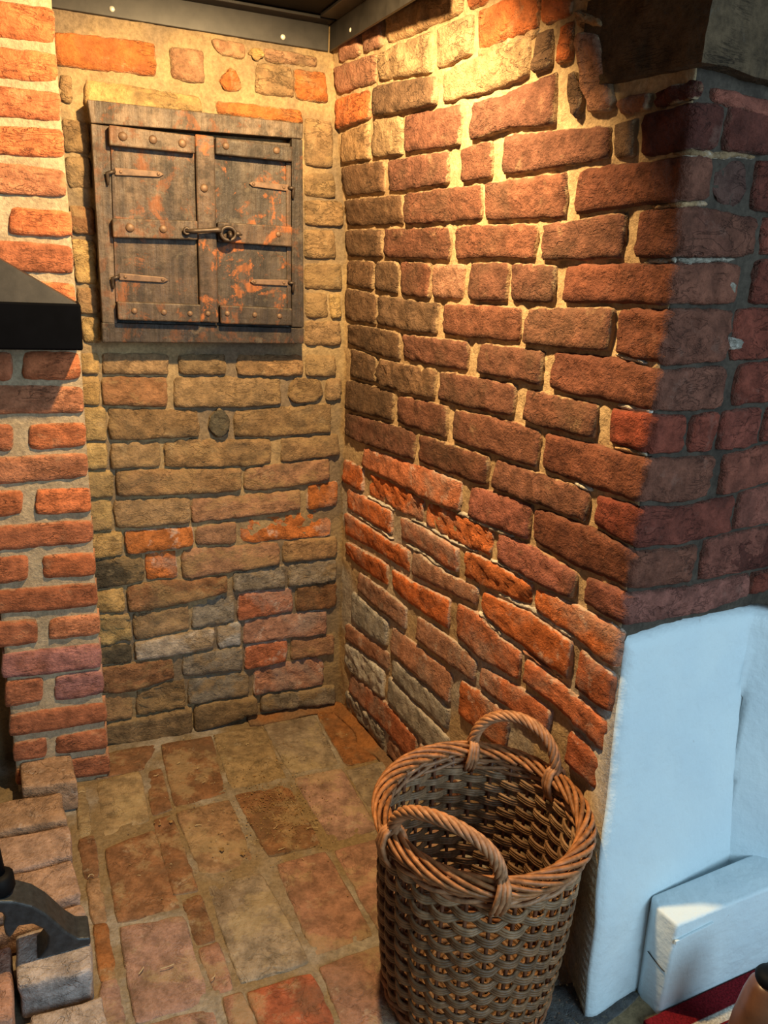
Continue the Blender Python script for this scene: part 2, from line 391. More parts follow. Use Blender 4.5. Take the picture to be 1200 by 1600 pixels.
# ------------------------------------------------------------------ right cheek and pier front bricks
JR = dict(
 z=[(520, 60), (620, 10), (700, -25), (760, -48)],
 a=[(525, 102), (640, 57), (725, 20), (770, 2), (840, -20)],
 b=[(522, 151), (585, 131), (640, 121), (675, 115), (737, 88), (822, 53), (890, 28)],
 c=[(522, 208), (583, 185), (622, 178), (685, 166), (732, 153), (770, 145), (800, 133), (866, 105)],
 d=[(537, 257), (625, 244), (722, 228), (800, 205), (860, 200), (957, 190), (1000, 178), (1105, 158), (1200, 160)],
 e=[(537, 310), (600, 304), (720, 287), (800, 276), (870, 266), (950, 252), (1012, 248), (1103, 238), (1190, 245)],
 f=[(540, 356), (640, 354), (750, 348), (880, 344), (930, 334), (1000, 324), (1112, 320), (1160, 332), (1200, 335)],
 g=[(540, 404), (585, 406), (635, 406), (700, 410), (775, 406), (832, 410), (880, 410), (962, 408), (1050, 406), (1158, 407), (1200, 400)],
 h=[(545, 448), (590, 458), (670, 470), (730, 472), (790, 475), (840, 478), (890, 477), (950, 476), (1027, 480), (1059, 478), (1147, 480), (1200, 478)],
 i=[(537, 502), (590, 511), (635, 520), (750, 533), (845, 543), (957, 555), (1046, 575), (1131, 568), (1200, 562)],
 j=[(542, 540), (600, 560), (675, 574), (740, 586), (800, 596), (857, 612), (925, 625), (1031, 645), (1090, 645), (1200, 632)],
 k=[(540, 590), (585, 601), (625, 616), (682, 628), (725, 640), (800, 655), (845, 671), (922, 690), (1010, 712), (1081, 711), (1164, 703), (1200, 692)],
 l=[(540, 642), (610, 660), (655, 675), (685, 685), (765, 710), (820, 730), (880, 750), (935, 770), (1010, 788), (1064, 790), (1135, 775), (1200, 757)],
 m=[(540, 683), (562, 694), (620, 714), (655, 726), (730, 755), (800, 776), (860, 798), (925, 822), (975, 850), (1000, 860), (1072, 852), (1147, 832), (1200, 820)],
 n=[(540, 717), (577, 736), (625, 760), (660, 780), (707, 798), (750, 818), (800, 838), (832, 850), (900, 890), (962, 915), (990, 925), (1085, 914), (1130, 902), (1200, 888)],
 o=[(540, 757), (572, 775), (610, 795), (660, 820), (705, 847), (750, 865), (800, 892), (832, 912), (900, 943), (950, 967), (985, 980), (1016, 975), (1103, 960), (1169, 936), (1200, 925)],
 p=[(542, 797), (612, 842), (655, 862), (700, 895), (772, 927), (832, 955), (895, 997), (925, 1025), (957, 1047)],
 q=[(537, 840), (595, 872), (640, 902), (682, 922), (740, 950), (785, 995), (815, 1015), (880, 1065), (930, 1105)],
 r=[(537, 865), (560, 890), (612, 927), (635, 947), (685, 980), (712, 1000), (750, 1035), (812, 1070), (850, 1095), (890, 1130), (962, 1180)],
 s=[(545, 915), (582, 950), (632, 990), (675, 1025), (720, 1057), (762, 1090), (797, 1115), (945, 1240)],
 t=[(527, 960), (605, 1017), (640, 1050), (692, 1097), (800, 1195)],
 u=[(532, 995), (595, 1042), (640, 1090), (700, 1150)],
 v=[(535, 1040), (600, 1095), (640, 1140)],
 w=[(535, 1072), (600, 1140), (640, 1185)],
 x=[(533, 1098), (608, 1182), (650, 1230)],
)
JF = {k_: interp_fn([uv_right(*p) for p in v_]) for k_, v_ in JR.items()}
def course(ja, jb, items, g=.0028, **kw):
    ta, tb = JF[ja], JF[jb]
    for it in items:
        x0, x1, colr = it[:3]; opt = dict(kw); 
        if len(it) > 3: opt.update(it[3])
        def at_mid(x):
            # u of a photographed head joint halfway between the two beds
            lo_y, hi_y = 0, 1600
            for q in range(26):
                my = (lo_y + hi_y) / 2; u, v = uv_right(x, my)
                if v > (ta(u) + tb(u)) / 2: lo_y = my
                else: hi_y = my
            return u
        u0, u1 = at_mid(x0), at_mid(x1)
        mat = opt.pop('mat', None) or (M_front if u1 > L + .02 else M_right)
        if u0 < L < u1 - .02 and colr == 'br': colr = 'brw'
        gg = opt.pop('g', g) * BR.uniform(.75, 1.25)
        brick(wall_right, S_right, u0 + .002, u1 - .002, lambda u: ta(u) - gg, lambda u: tb(u) + gg, colr, mat, **opt)
RL = dict(mat=M_rlow, bulge=.003, rough=.003)
course('z', 'a', [(527, 562, 'pk'), (566, 597, 'pk'), (602, 722, 'tan'), (727, 762, 'or')])
course('a', 'b', [(523, 586, 'pk'), (590, 676, 'tan', dict(rough=.007)), (680, 738, 'tan'), (745, 842, 'or'), (846, 892, 'or')])
course('b', 'c', [(524, 577, 'or'), (582, 682, 'brn', dict(d0=.004)), (690, 828, 'tan'), (832, 863, 'brn'), (867, 896, 'or')], tilt=-.003)
course('c', 'd', [(531, 577, 'tan'), (580, 628, 'tan'), (632, 719, 'br'), (734, 868, 'br')], tilt=-.003)
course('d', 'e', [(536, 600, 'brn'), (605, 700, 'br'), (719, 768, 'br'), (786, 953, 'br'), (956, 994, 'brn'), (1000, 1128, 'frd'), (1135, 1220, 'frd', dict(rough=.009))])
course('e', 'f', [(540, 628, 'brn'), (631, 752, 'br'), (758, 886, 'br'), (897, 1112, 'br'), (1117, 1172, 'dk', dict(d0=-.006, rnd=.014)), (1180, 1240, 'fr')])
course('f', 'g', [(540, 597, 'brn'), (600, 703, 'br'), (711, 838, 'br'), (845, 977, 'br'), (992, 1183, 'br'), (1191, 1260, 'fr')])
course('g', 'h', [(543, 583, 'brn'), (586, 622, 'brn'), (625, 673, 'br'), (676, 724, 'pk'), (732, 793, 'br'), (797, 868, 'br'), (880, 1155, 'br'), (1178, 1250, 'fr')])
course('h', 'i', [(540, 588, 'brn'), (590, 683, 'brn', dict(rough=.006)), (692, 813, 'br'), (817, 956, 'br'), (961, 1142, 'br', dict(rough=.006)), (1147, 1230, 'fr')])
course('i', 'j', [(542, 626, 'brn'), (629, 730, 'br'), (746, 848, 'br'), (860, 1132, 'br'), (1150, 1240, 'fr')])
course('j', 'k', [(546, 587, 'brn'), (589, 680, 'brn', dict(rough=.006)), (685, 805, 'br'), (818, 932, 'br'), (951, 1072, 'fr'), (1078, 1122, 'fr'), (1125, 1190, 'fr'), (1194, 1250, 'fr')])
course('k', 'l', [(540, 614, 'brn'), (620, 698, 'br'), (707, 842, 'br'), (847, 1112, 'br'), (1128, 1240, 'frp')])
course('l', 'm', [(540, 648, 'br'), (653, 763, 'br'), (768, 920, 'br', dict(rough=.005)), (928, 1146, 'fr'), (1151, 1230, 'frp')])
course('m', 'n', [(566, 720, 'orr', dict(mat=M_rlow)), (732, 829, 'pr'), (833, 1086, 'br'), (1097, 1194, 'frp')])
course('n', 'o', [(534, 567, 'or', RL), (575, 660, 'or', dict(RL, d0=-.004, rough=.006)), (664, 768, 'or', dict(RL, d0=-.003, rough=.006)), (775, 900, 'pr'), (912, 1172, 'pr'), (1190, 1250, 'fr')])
course('o', 'p', [(542, 612, 'or', RL), (624, 716, 'orr', RL), (724, 830, 'or', dict(RL, rough=.005)), (834, 978, 'or', RL)], g=.005)
course('p', 'q', [(537, 640, 'or', RL), (643, 745, 'pk', RL), (751, 892, 'or', RL), (901, 965, 'ro', dict(RL, bulge=.006))], g=.006)
course('q', 'r', [(540, 605, 'or', RL), (612, 702, 'or', RL), (712, 812, 'orr', RL), (818, 968, 'orr', dict(RL, bulge=.006))], g=.007)
course('r', 's', [(558, 634, 'pk', RL), (650, 742, 'pk', RL), (747, 858, 'orr', RL), (886, 946, 'ro', dict(RL, bulge=.006))], g=.007)
course('s', 't', [(548, 605, 'gr', RL), (610, 704, 'pk', RL), (717, 792, 'or', RL)], g=.006)
course('t', 'u', [(540, 607, 'pk', RL), (612, 700, 'gr', RL)], g=.004)
course('u', 'v', [(537, 600, 'wh', dict(RL, rough=.006)), (605, 700, 'gr', RL)], g=.004)
course('v', 'w', [(545, 650, 'orr', RL), (655, 720, 'pk', RL)], g=.004)
course('w', 'x', [(538, 600, 'gr', dict(RL, rough=.007)), (604, 680, 'pk', RL)], g=.003)
# the pier front runs on to the right in the same bond
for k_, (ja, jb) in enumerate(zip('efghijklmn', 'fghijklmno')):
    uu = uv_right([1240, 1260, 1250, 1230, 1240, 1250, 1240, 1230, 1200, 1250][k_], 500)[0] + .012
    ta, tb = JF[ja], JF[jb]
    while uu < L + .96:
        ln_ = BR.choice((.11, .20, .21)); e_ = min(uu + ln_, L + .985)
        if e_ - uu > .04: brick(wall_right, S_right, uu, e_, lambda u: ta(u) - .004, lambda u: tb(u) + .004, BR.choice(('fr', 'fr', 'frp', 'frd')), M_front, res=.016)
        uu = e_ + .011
# upright make-up pieces beside the beam bearing
def bR(quad, c, **kw): return brick_px(wall_right, S_right, uv_right, quad, c, kw.pop('mat', M_right), **kw)
bR([(898, 50), (938, 52), (960, 172), (915, 178)], 'pk', rough=.006, d0=.004)
bR([(890, 112), (911, 114), (910, 186), (890, 182)], 'brn', d0=.004, rnd=.012)
bR([(896, 14), (940, 22), (944, 46), (898, 44)], 'tan', rough=.007)
bR([(962, 153), (1018, 142), (1014, 172), (968, 182)], 'pk', rough=.007)
bR([(1022, 142), (1104, 124), (1102, 156), (1020, 172)], 'frd', rough=.008)
bR([(1116, 134), (1206, 158), (1206, 188), (1114, 158)], 'frp', mat=M_front, rough=.006)

def jpatch(j, x0, x1, colr, half=.0035, mat=None):
    tj = JF[j]
    def mid(x):
        lo_y, hi_y = 0, 1600
        for q in range(26):
            my = (lo_y + hi_y) / 2; u, v = uv_right(x, my)
            if v > tj(u): lo_y = my
            else: hi_y = my
        return u
    brick(wall_right, S_right, mid(x0), mid(x1), lambda u: tj(u) + half, lambda u: tj(u) - half, colr, mat or M_rlow, d0=-.003, bulge=.003, rough=.004, wob=.004, name='mortar_patch', back=-.02)
for q in (('g', 1003, 1058, 'bw', .005), ('g', 1064, 1155, 'bg', .004), ('i', 955, 1008, 'wh'), ('j', 962, 1018, 'wh', .006), ('n', 712, 800, 'gr', .006), ('o', 572, 614, 'wh'), ('o', 640, 745, 'wh'), ('o', 765, 830, 'wh', .003),
          ('p', 546, 612, 'wh', .003), ('p', 632, 700, 'wh'), ('p', 776, 893, 'wh', .005), ('q', 746, 782, 'wh'), ('q', 816, 878, 'pk', .003), ('e', 1050, 1185, 'bt', .005), ('f', 1010, 1110, 'tan', .005), ('b', 745, 838, 'tan', .009), ('k', 958, 1010, 'tan'), ('l', 890, 925, 'wh', .005)):
    jpatch(q[0], q[1], q[2], q[3], q[4] if len(q) > 4 else .004)
for q in ([(1141, 526), (1161, 531), (1155, 546), (1137, 546)], [(1136, 441), (1147, 441), (1147, 460), (1138, 461)]):
    brick_px(wall_right, S_right, uv_right, q, 'bg', M_rlow, d0=.004, bulge=.003, rough=.002, wob=.001, name='mortar_patch', back=-.02)

# ------------------------------------------------------------------ back wall bricks
JB = dict(
 b1=[(130, 551), (535, 553)], b2=[(134, 586), (354, 587), (536, 590)], b3=[(134, 634), (260, 638), (400, 637), (536, 626)],
 b4=[(141, 691), (312, 684), (417, 684), (530, 676)], b5=[(141, 734), (253, 731), (386, 730), (526, 713)],
 b6=[(150, 778), (207, 776), (316, 772), (414, 766), (487, 756), (530, 750)],
 b7=[(144, 831), (309, 821), (445, 804), (517, 794)], b8=[(148, 874), (202, 867), (302, 855), (374, 851), (528, 837)],
 b9=[(151, 923), (252, 905), (295, 905), (449, 881), (528, 872)], b10=[(155, 959), (198, 959), (273, 947), (356, 927), (445, 920), (528, 907)],
 b11=[(162, 1011), (266, 991), (331, 979), (445, 959), (528, 950)], b12=[(166, 1040), (284, 1024), (338, 1015), (388, 1007), (452, 997), (524, 990)],
 b13=[(166, 1084), (202, 1083), (270, 1062), (388, 1047), (452, 1033), (524, 1022)], b14=[(166, 1129), (255, 1111), (331, 1095), (395, 1086), (524, 1068)],
 b15=[(170, 1162), (238, 1160), (302, 1144), (395, 1115), (528, 1098)])
BF = {k_: interp_fn([uv_back(*p) for p in v_]) for k_, v_ in JB.items()}
def bcourse(ja, jb, items, g=.0018):
    ta, tb = BF[ja], BF[jb]
    for it in items:
        x0, x1, colr = it[:3]; opt = dict(rough=.0045, bulge=.004, wob=.004, tilt=-.003)
        if len(it) > 3: opt.update(it[3])
        ym = (JB[ja][0][1] + JB[jb][-1][1]) / 2
        u0 = uv_back(x0, ym)[0]; u1 = uv_back(x1, ym)[0]; gg = opt.pop('g', g) * BR.uniform(.7, 1.3)
        brick(wall_back, S_back, u0 + .001, u1 - .001, lambda u: ta(u) - gg, lambda u: tb(u) + gg, colr, opt.pop('mat', M_back), **opt)
OR = dict(mat=M_rlow, rough=.006, d0=-.003)
bcourse('b1', 'b2', [(124, 157, 'yl', dict(rough=.002)), (159, 265, 'bt'), (278, 354, 'bo'), (370, 474, 'bt'), (477, 526, 'bo')])
bcourse('b2', 'b3', [(124, 157, 'yl', dict(rough=.002)), (159, 263, 'bb'), (271, 440, 'bo'), (451, 505, 'bo', dict(rnd=.012)), (508, 535, 'bt')])
bcourse('b3', 'b4', [(128, 167, 'yl', dict(rough=.002)), (169, 312, 'bo'), (325, 360, 'bdk', dict(rnd=.02, d0=.003)), (366, 519, 'bo')])
bcourse('b4', 'b5', [(130, 169, 'yl', dict(rough=.002)), (171, 251, 'bo'), (256, 425, 'bo', dict(rough=.008)), (438, 531, 'bt')])
bcourse('b5', 'b6', [(132, 178, 'yl', dict(rough=.002)), (180, 378, 'bt', dict(d0=.004)), (381, 515, 'bpk', dict(d0=.002))])
bcourse('b6', 'b7', [(134, 175, 'yl', dict(rough=.002)), (177, 298, 'bt', dict(d0=.003, g=.008)), (299, 470, 'bpk', dict(g=.008)), (479, 528, 'bor', OR)])
bcourse('b7', 'b8', [(136, 192, 'yl', dict(rough=.003)), (195, 303, 'bor', dict(mat=M_rlow, d0=.003)), (305, 370, 'bpk'), (374, 518, 'bor', dict(OR, d0=-.005, g=.001, bulge=.002, tilt=-.002))])
bcourse('b8', 'b9', [(140, 225, 'bdk'), (226, 278, 'bor', OR), (283, 438, 'bpk'), (441, 526, 'bt')])
bcourse('b9', 'b10', [(143, 195, 'yl', dict(rough=.006)), (198, 356, 'bb', dict(d0=.004)), (363, 447, 'bg'), (449, 526, 'bg')])
bcourse('b10', 'b11', [(146, 205, 'yl', dict(rough=.009)), (207, 297, 'bt'), (299, 368, 'bg', dict(d0=-.004)), (371, 458, 'orr', dict(mat=M_rlow)), (461, 526, 'bb')])
bcourse('b11', 'b12', [(150, 206, 'bdk'), (209, 336, 'bw', dict(d0=.004)), (339, 377, 'gr'), (379, 510, 'pk', dict(mat=M_rlow))])
bcourse('b12', 'b13', [(155, 272, 'bb', dict(d0=.003)), (284, 380, 'bg'), (382, 449, 'orr', dict(mat=M_rlow, d0=.003)), (454, 522, 'bpk')])
bcourse('b13', 'b14', [(155, 207, 'bt'), (211, 290, 'bo', dict(rough=.009)), (293, 390, 'bg'), (396, 506, 'pk', dict(mat=M_rlow, rough=.008))])
bcourse('b14', 'b15', [(160, 300, 'bo', dict(d0=.012)), (303, 402, 'bo', dict(d0=.012)), (406, 522, 'bg', dict(d0=.008))], g=.004)
def bB(quad, c, **kw):
    kw.setdefault('rough', .0045); return brick_px(wall_back, S_back, uv_back, quad, c, kw.pop('mat', M_back), **kw)
bB([(84, 48), (243, 66), (245, 119), (86, 102)], 'bor', mat=M_col); bB([(264, 72), (318, 78), (322, 131), (268, 123)], 'bpk')
bB([(328, 58), (384, 68), (384, 92), (340, 84)], 'bpk'); bB([(386, 72), (410, 74), (416, 94), (392, 96)], 'yl', rnd=.012); bB([(412, 74), (496, 88), (496, 106), (414, 96)], 'bpk')
bB([(350, 104), (372, 108), (382, 146), (340, 140)], 'bor', rnd=.012); bB([(402, 96), (456, 104), (462, 152), (398, 146)], 'bt'); bB([(458, 106), (510, 112), (514, 162), (462, 154)], 'bor', rough=.007)
bB([(91, 116), (112, 118), (114, 162), (92, 158)], 'bo', rough=.009); bB([(132, 122), (312, 150), (318, 176), (132, 166)], 'yl')
bB([(338, 156), (472, 172), (474, 194), (340, 178)], 'bor', mat=M_back); bB([(95, 184), (140, 190), (142, 240), (100, 238)], 'bo'); bB([(100, 244), (142, 246), (144, 296), (106, 294)], 'bo')
bB([(106, 320), (148, 324), (150, 368), (112, 364)], 'bb'); bB([(110, 372), (150, 376), (154, 446), (118, 444)], 'yl', rough=.006); bB([(120, 448), (156, 450), (158, 490), (124, 490)], 'bt'); bB([(126, 496), (158, 496), (160, 536), (130, 536)], 'yl', rough=.008)
for q in (([(476, 182), (520, 190), (522, 262), (476, 258)], 'bt'), ([(476, 270), (522, 272), (526, 310), (476, 308)], 'bo'), ([(476, 312), (536, 314), (538, 354), (476, 352)], 'bo'), ([(476, 358), (524, 359), (526, 405), (476, 404)], 'bo'),
          ([(476, 411), (534, 412), (536, 454), (476, 452)], 'bo'), ([(476, 457), (512, 458), (514, 498), (476, 496)], 'bo'), ([(515, 458), (534, 459), (534, 498), (517, 497)], 'yl'), ([(476, 501), (532, 502), (534, 540), (476, 540)], 'bt')):
    bB(q[0], q[1])

# ------------------------------------------------------------------ pilaster bricks
def bC(x0, x1, tl, tr, bl, br_, c):
    brick_px(wall_col, S_col, uv_col, [(x0, tl - 1), (x1[0] + (3 if x1[0] > 79 else 0), tr - 1), (x1[1] + (3 if x1[0] > 79 else 0), br_ + 1), (x0, bl + 1)], c, M_col, bulge=.004, rough=.003, wob=.002, d0=.001, back=-.03, rnd=.004)
def rowC(x0, xe0, xe1, tl, tr, bl, br_, c): bC(x0, (xe0, xe1), tl, tr, bl, br_, c)
rowC(-70, 82, 84, -6, 14, 48, 69, 'co'); rowC(-70, 86, 88, 68, 84, 114, 130, 'co'); rowC(-70, 91, 93, 129, 145, 174, 191, 'cb'); rowC(-65, 96, 98, 194, 202, 236, 247, 'co')
rowC(-60, 100, 102, 247, 266, 298, 308, 'cp'); rowC(-60, -2, -2, 316, 321, 360, 364, 'cp'); rowC(13, 109, 111, 322, 331, 366, 370, 'co'); rowC(-55, 111, 113, 372, 384, 418, 428, 'cb'); rowC(-50, 114, 117, 436, 443, 482, 488, 'co')
rowC(-50, 117, 120, 496, 498, 538, 540, 'cb'); rowC(-50, 20, 20, 551, 551, 594, 594, 'cb'); rowC(35, 122, 124, 550, 550, 593, 592, 'co'); rowC(-45, 127, 129, 603, 604, 646, 645, 'cp')
rowC(-40, 21, 21, 662, 663, 706, 704, 'cb'); rowC(45, 131, 133, 664, 661, 703, 697, 'co'); rowC(-40, 134, 136, 718, 708, 759, 746, 'cp'); rowC(-35, 36, 36, 770, 766, 811, 804, 'co'); rowC(56, 138, 141, 765, 761, 804, 799, 'co')
rowC(-30, 142, 144, 825, 813, 863, 848, 'cb'); rowC(-25, 45, 45, 872, 868, 913, 906, 'cb'); rowC(66, 146, 148, 869, 864, 905, 899, 'co'); rowC(-20, 149, 151, 925, 911, 961, 946, 'cb'); rowC(-12, 58, 60, 974, 968, 1015, 1004, 'cb'); rowC(76, 153, 155, 968, 959, 1000, 991, 'cp')
rowC(2, 155, 157, 1022, 1005, 1061, 1042, 'c_daylit'); rowC(7, 68, 68, 1066, 1058, 1106, 1095, 'cb'); rowC(85, 158, 161, 1058, 1047, 1096, 1083, 'c_daylit'); rowC(14, 163, 165, 1118, 1097, 1151, 1127, 'cb')  # purplish bricks: a patch of daylight put into the brick colour
rowC(20, 74, 74, 1162, 1153, 1190, 1182, 'cb'); rowC(86, 165, 167, 1152, 1138, 1178, 1167, 'cb'); rowC(24, 168, 170, 1202, 1178, 1228, 1209, 'cb')

# ================================================================== FLOOR
def S_floor(u, v, d): return np.array([u, v, d])
floor = struct(sheet('floor', S_floor, lin(-1.5, -.72, .06) + lin(-.70, .30, .011) + lin(.32, 2.0, .06), lin(-1.2, .85, .06) + lin(.87, 2.05, .011), M_mf, d=-.0035, amp=.0028, thick=.05), 'worn clay brick paved floor of the fireplace')
def uv_floor(px, py):
    p = atz(px, py); return float(p[0]), float(p[1])
TILEC = {'t': (.33, .18, .125), 'o': (.34, .21, .12), 'r': (.36, .11, .055), 'y': (.32, .23, .125), 'g': (.30, .24, .175), 'p': (.37, .23, .185), 'b': (.24, .12, .06), 'd': (.09, .09, .09), 'e': (.30, .125, .045)}  # the pinkish-purple tone has cool daylight put into the floor brick colour
def tile(quad, c, rough=.0016, d0=0.0, wob=.0025):
    """floor brick from four photographed corners (back-left, back-right, front-right, front-left)"""
    P = [np.array(uv_floor(*q)) for q in quad]; cP = sum(P) / 4; P = [p + nrm(p - cP) * .0065 for p in P]; seed = BR.uniform(0, 99)
    w = np.linalg.norm(P[1] - P[0]); h = np.linalg.norm(P[3] - P[0])
    nu = max(5, int(w / .016) + 2); nv = max(5, int(h / .016) + 2); e = min(.2, .004 / w); ev = min(.2, .004 / h)
    su = [0, e] + [e + (1 - 2 * e) * i / (nu - 2) for i in range(1, nu - 2)] + [1 - e, 1]; sv = [0, ev] + [ev + (1 - 2 * ev) * i / (nv - 2) for i in range(1, nv - 2)] + [1 - ev, 1]
    nu, nv = len(su), len(sv); V = []; E = []; tx, ty = BR.uniform(-1, 1) * .002, BR.uniform(-1, 1) * .002
    for t in sv:
        for s in su:
            a = abs(2 * s - 1); b = abs(2 * t - 1); s2 = s + (.5 - s) * 2 * (.003 / w) * b ** 8; t2 = t + (.5 - t) * 2 * (.003 / h) * a ** 8
            p = (P[0] * (1 - s2) + P[1] * s2) * (1 - t2) + (P[3] * (1 - s2) + P[2] * s2) * t2
            p = p + wob * np.array([N3(p[0] * 30 + seed, p[1] * 30, 0), N3(p[0] * 30, p[1] * 30 + seed, 3)])
            dm = min(min(s, 1 - s) * w, min(t, 1 - t) * h)
            z = d0 - .0035 * (1 - min(dm / .008, 1)) ** 2 + rough * (N3(p[0] * 18 + seed, p[1] * 18, 5) + .5 * N3(p[0] * 60, p[1] * 60, seed)) + tx * (2 * s - 1) + ty * (2 * t - 1)
            V.append((p[0], p[1], z)); E.append(1.0 if dm < 1e-6 else (.5 if dm < .008 else 0.0))
    Fc = [[j * nu + i, j * nu + i + 1, (j + 1) * nu + i + 1, (j + 1) * nu + i] for j in range(nv - 1) for i in range(nu - 1)]
    ring = list(range(nu)) + [j * nu + nu - 1 for j in range(1, nv)] + [(nv - 1) * nu + i for i in range(nu - 2, -1, -1)] + [j * nu for j in range(nv - 2, 0, -1)]
    off = len(V)
    for r in ring: V.append((V[r][0], V[r][1], -.03)); E.append(1.0)
    m = len(ring); Fc += [[ring[q], off + q, off + (q + 1) % m, ring[(q + 1) % m]] for q in range(m)]
    me = bpy.data.meshes.new('floor_brick'); me.from_pydata([tuple(map(float, v)) for v in V], [], Fc); me.update()
    bm = bmesh.new(); bm.from_mesh(me); bmesh.ops.recalc_face_normals(bm, faces=bm.faces); bm.to_mesh(me); bm.free()
    me.polygons.foreach_set('use_smooth', [True] * len(me.polygons))
    at = me.attributes.new('edge', 'FLOAT', 'POINT'); at.data.foreach_set('value', E)
    o = link('floor_brick', me, M_tile, floor); cc = TILEC[c]; f = BR.uniform(.9, 1.1); o.color = (cc[0] * f, cc[1] * f, cc[2] * f, 1)
    return o
# strip against the loose hearth bricks
tile([(118, 1232), (133, 1228), (147, 1300), (122, 1306)], 'y'); tile([(122, 1312), (148, 1306), (155, 1366), (132, 1372)], 'b'); tile([(134, 1378), (156, 1372), (168, 1436), (144, 1442)], 'o'); tile([(145, 1448), (169, 1442), (182, 1520), (156, 1532)], 'e'); tile([(158, 1538), (183, 1528), (198, 1604), (150, 1616)], 'p')
# second strip
tile([(152, 1222), (218, 1206), (232, 1278), (162, 1304)], 'y'); tile([(166, 1328), (240, 1296), (284, 1416), (184, 1438)], 'b'); tile([(188, 1450), (286, 1432), (326, 1560), (212, 1596)], 'p'); tile([(214, 1606), (330, 1574), (352, 1650), (228, 1690)], 'p')
tile([(172, 1176), (246, 1160), (222, 1200), (150, 1216)], 'b')
# narrow filler strip
tile([(228, 1206), (252, 1200), (268, 1262), (236, 1272)], 'b'); tile([(238, 1282), (270, 1272), (310, 1388), (270, 1396)], 'b'); tile([(284, 1408), (314, 1398), (336, 1466), (306, 1474)], 'b'); tile([(310, 1484), (342, 1474), (364, 1540), (336, 1552)], 't')
# third strip
tile([(252, 1164), (330, 1150), (352, 1236), (274, 1258)], 'b'); tile([(276, 1272), (358, 1250), (396, 1342), (316, 1366)], 'o'); tile([(324, 1384), (408, 1364), (482, 1500), (376, 1534)], 'g'); tile([(388, 1552), (486, 1520), (528, 1606), (424, 1642)], 'r'); tile([(348, 1562), (380, 1552), (420, 1640), (376, 1656)], 't')
# fourth strip
tile([(334, 1148), (408, 1134), (446, 1212), (362, 1230)], 'y'); tile([(368, 1242), (450, 1224), (500, 1316), (420, 1336)], 'b'); tile([(432, 1352), (510, 1332), (582, 1458), (492, 1490)], 't'); tile([(502, 1512), (592, 1478), (650, 1580), (546, 1622)], 't')
# fifth strip
tile([(412, 1132), (492, 1118), (528, 1192), (454, 1206)], 'g'); tile([(460, 1216), (534, 1202), (588, 1292), (518, 1314)], 'p'); tile([(524, 1330), (600, 1308), (668, 1430), (594, 1456)], 't'); tile([(602, 1474), (676, 1440), (736, 1552), (660, 1582)], 't')
# sixth strip by the cheek
tile([(496, 1116), (528, 1106), (596, 1184), (540, 1194)], 'e'); tile([(542, 1204), (604, 1190), (668, 1268), (594, 1288)], 'g'); tile([(600, 1298), (676, 1276), (752, 1380), (678, 1420)], 't'); tile([(684, 1432), (760, 1392), (830, 1500), (746, 1546)], 't')
tile([(842, 1546), (928, 1530), (1000, 1552), (930, 1612)], 'd'); tile([(742, 1560), (836, 1510), (924, 1620), (800, 1700)], 'd')

M_sand = mortar_mat('orange_brick_dust', (.34, .14, .045), (.24, .105, .04), (.22, .13, .07))
def fillet(path, inward, w, h):
    V = []; Fc = []
    for i, p in enumerate(path):
        q = w * (.75 + .5 * N3(p[0] * 14, p[1] * 14, 3)); hh = h * (.8 + .5 * N3(p[0] * 17, p[1] * 17, 8))
        for (t, z) in ((-.01, hh), (.12, hh * .8), (.35, hh * .42), (.7, hh * .14), (1.0, -.002)): V.append(p + inward[i] * q * t + ZV * (z + .0008 * N3(p[0] * 90, t * 9, 2)))
        V.append(p - inward[i] * .01 - ZV * .004)
    for i in range(len(path) - 1):
        for k in range(5): Fc.append([i * 6 + k, i * 6 + k + 1, i * 6 + k + 7, i * 6 + k + 6])
        Fc.append([i * 6 + 5, i * 6, i * 6 + 6, i * 6 + 11])
    Fc.append([0, 1, 2, 3, 4, 5]); b_ = (len(path) - 1) * 6; Fc.append([b_ + k for k in (5, 4, 3, 2, 1, 0)])
    return pyd('dust_fillet', V, Fc, M_sand, floor, True)
pth = [A + bd * u for u in lin(.36, .60, .02)]; cen = A + bd * .60 + rd * .03
inw = [nb] * len(pth)
for q in range(1, 5): a_ = q / 5; pth.append((A + bd * .60) * (1 - a_) ** 2 + (A + bd * .622) * 2 * a_ * (1 - a_) + (B + rd * .03) * a_ ** 2); inw.append(nrm(nb * (1 - a_) + n2 * a_))
for u in lin(.03, .34, .02): pth.append(B + rd * u); inw.append(n2)
fillet(pth, inw, .045, .016)

# chaff and crumbs swept into the corner
rs = random.Random(5)
V = []; Fc = []
def chip(x, y, L_, w_, a, z=.004, bend=0.0):
    pts = []
    for q in range(4):
        s = (q / 3 - .5) * L_; ang = a + bend * (q / 3 - .5); pts.append(Vector((x + math.cos(ang) * s, y + math.sin(ang) * s, z + .0015 * math.sin(q * 1.05))))
    v, f = tube_data(pts, w_, 4, False); b = len(V); V.extend(v); Fc.extend([[i + b for i in q] for q in f])
for q in range(150):
    px = rs.gauss(420, 95); py = rs.gauss(1262, 52)
    if not (180 < px < 585 and 1140 < py < 1440): continue
    p = atz(px, py); chip(p[0], p[1], rs.uniform(.002, .008), rs.uniform(.0003, .0006), rs.uniform(0, 6.3), .0035, rs.uniform(-2, 2))
for (px, py, l, a) in ((310, 1292, .018, .2), (432, 1295, .022, 1.2), (488, 1296, .032, .1), (440, 1330, .02, .6), (245, 1215, .018, .7), (262, 1515, .03, .5), (222, 1520, .02, 1.3), (142, 1370, .018, .5), (385, 1165, .014, 1.2), (335, 1530, .014, 1.2), (128, 1240, .016, .3), (280, 1195, .012, .9)):
    p = atz(px, py); chip(p[0], p[1], l * .8, .0008, a, .005, rs.uniform(-1.5, 1.5))
nst = len(Fc)
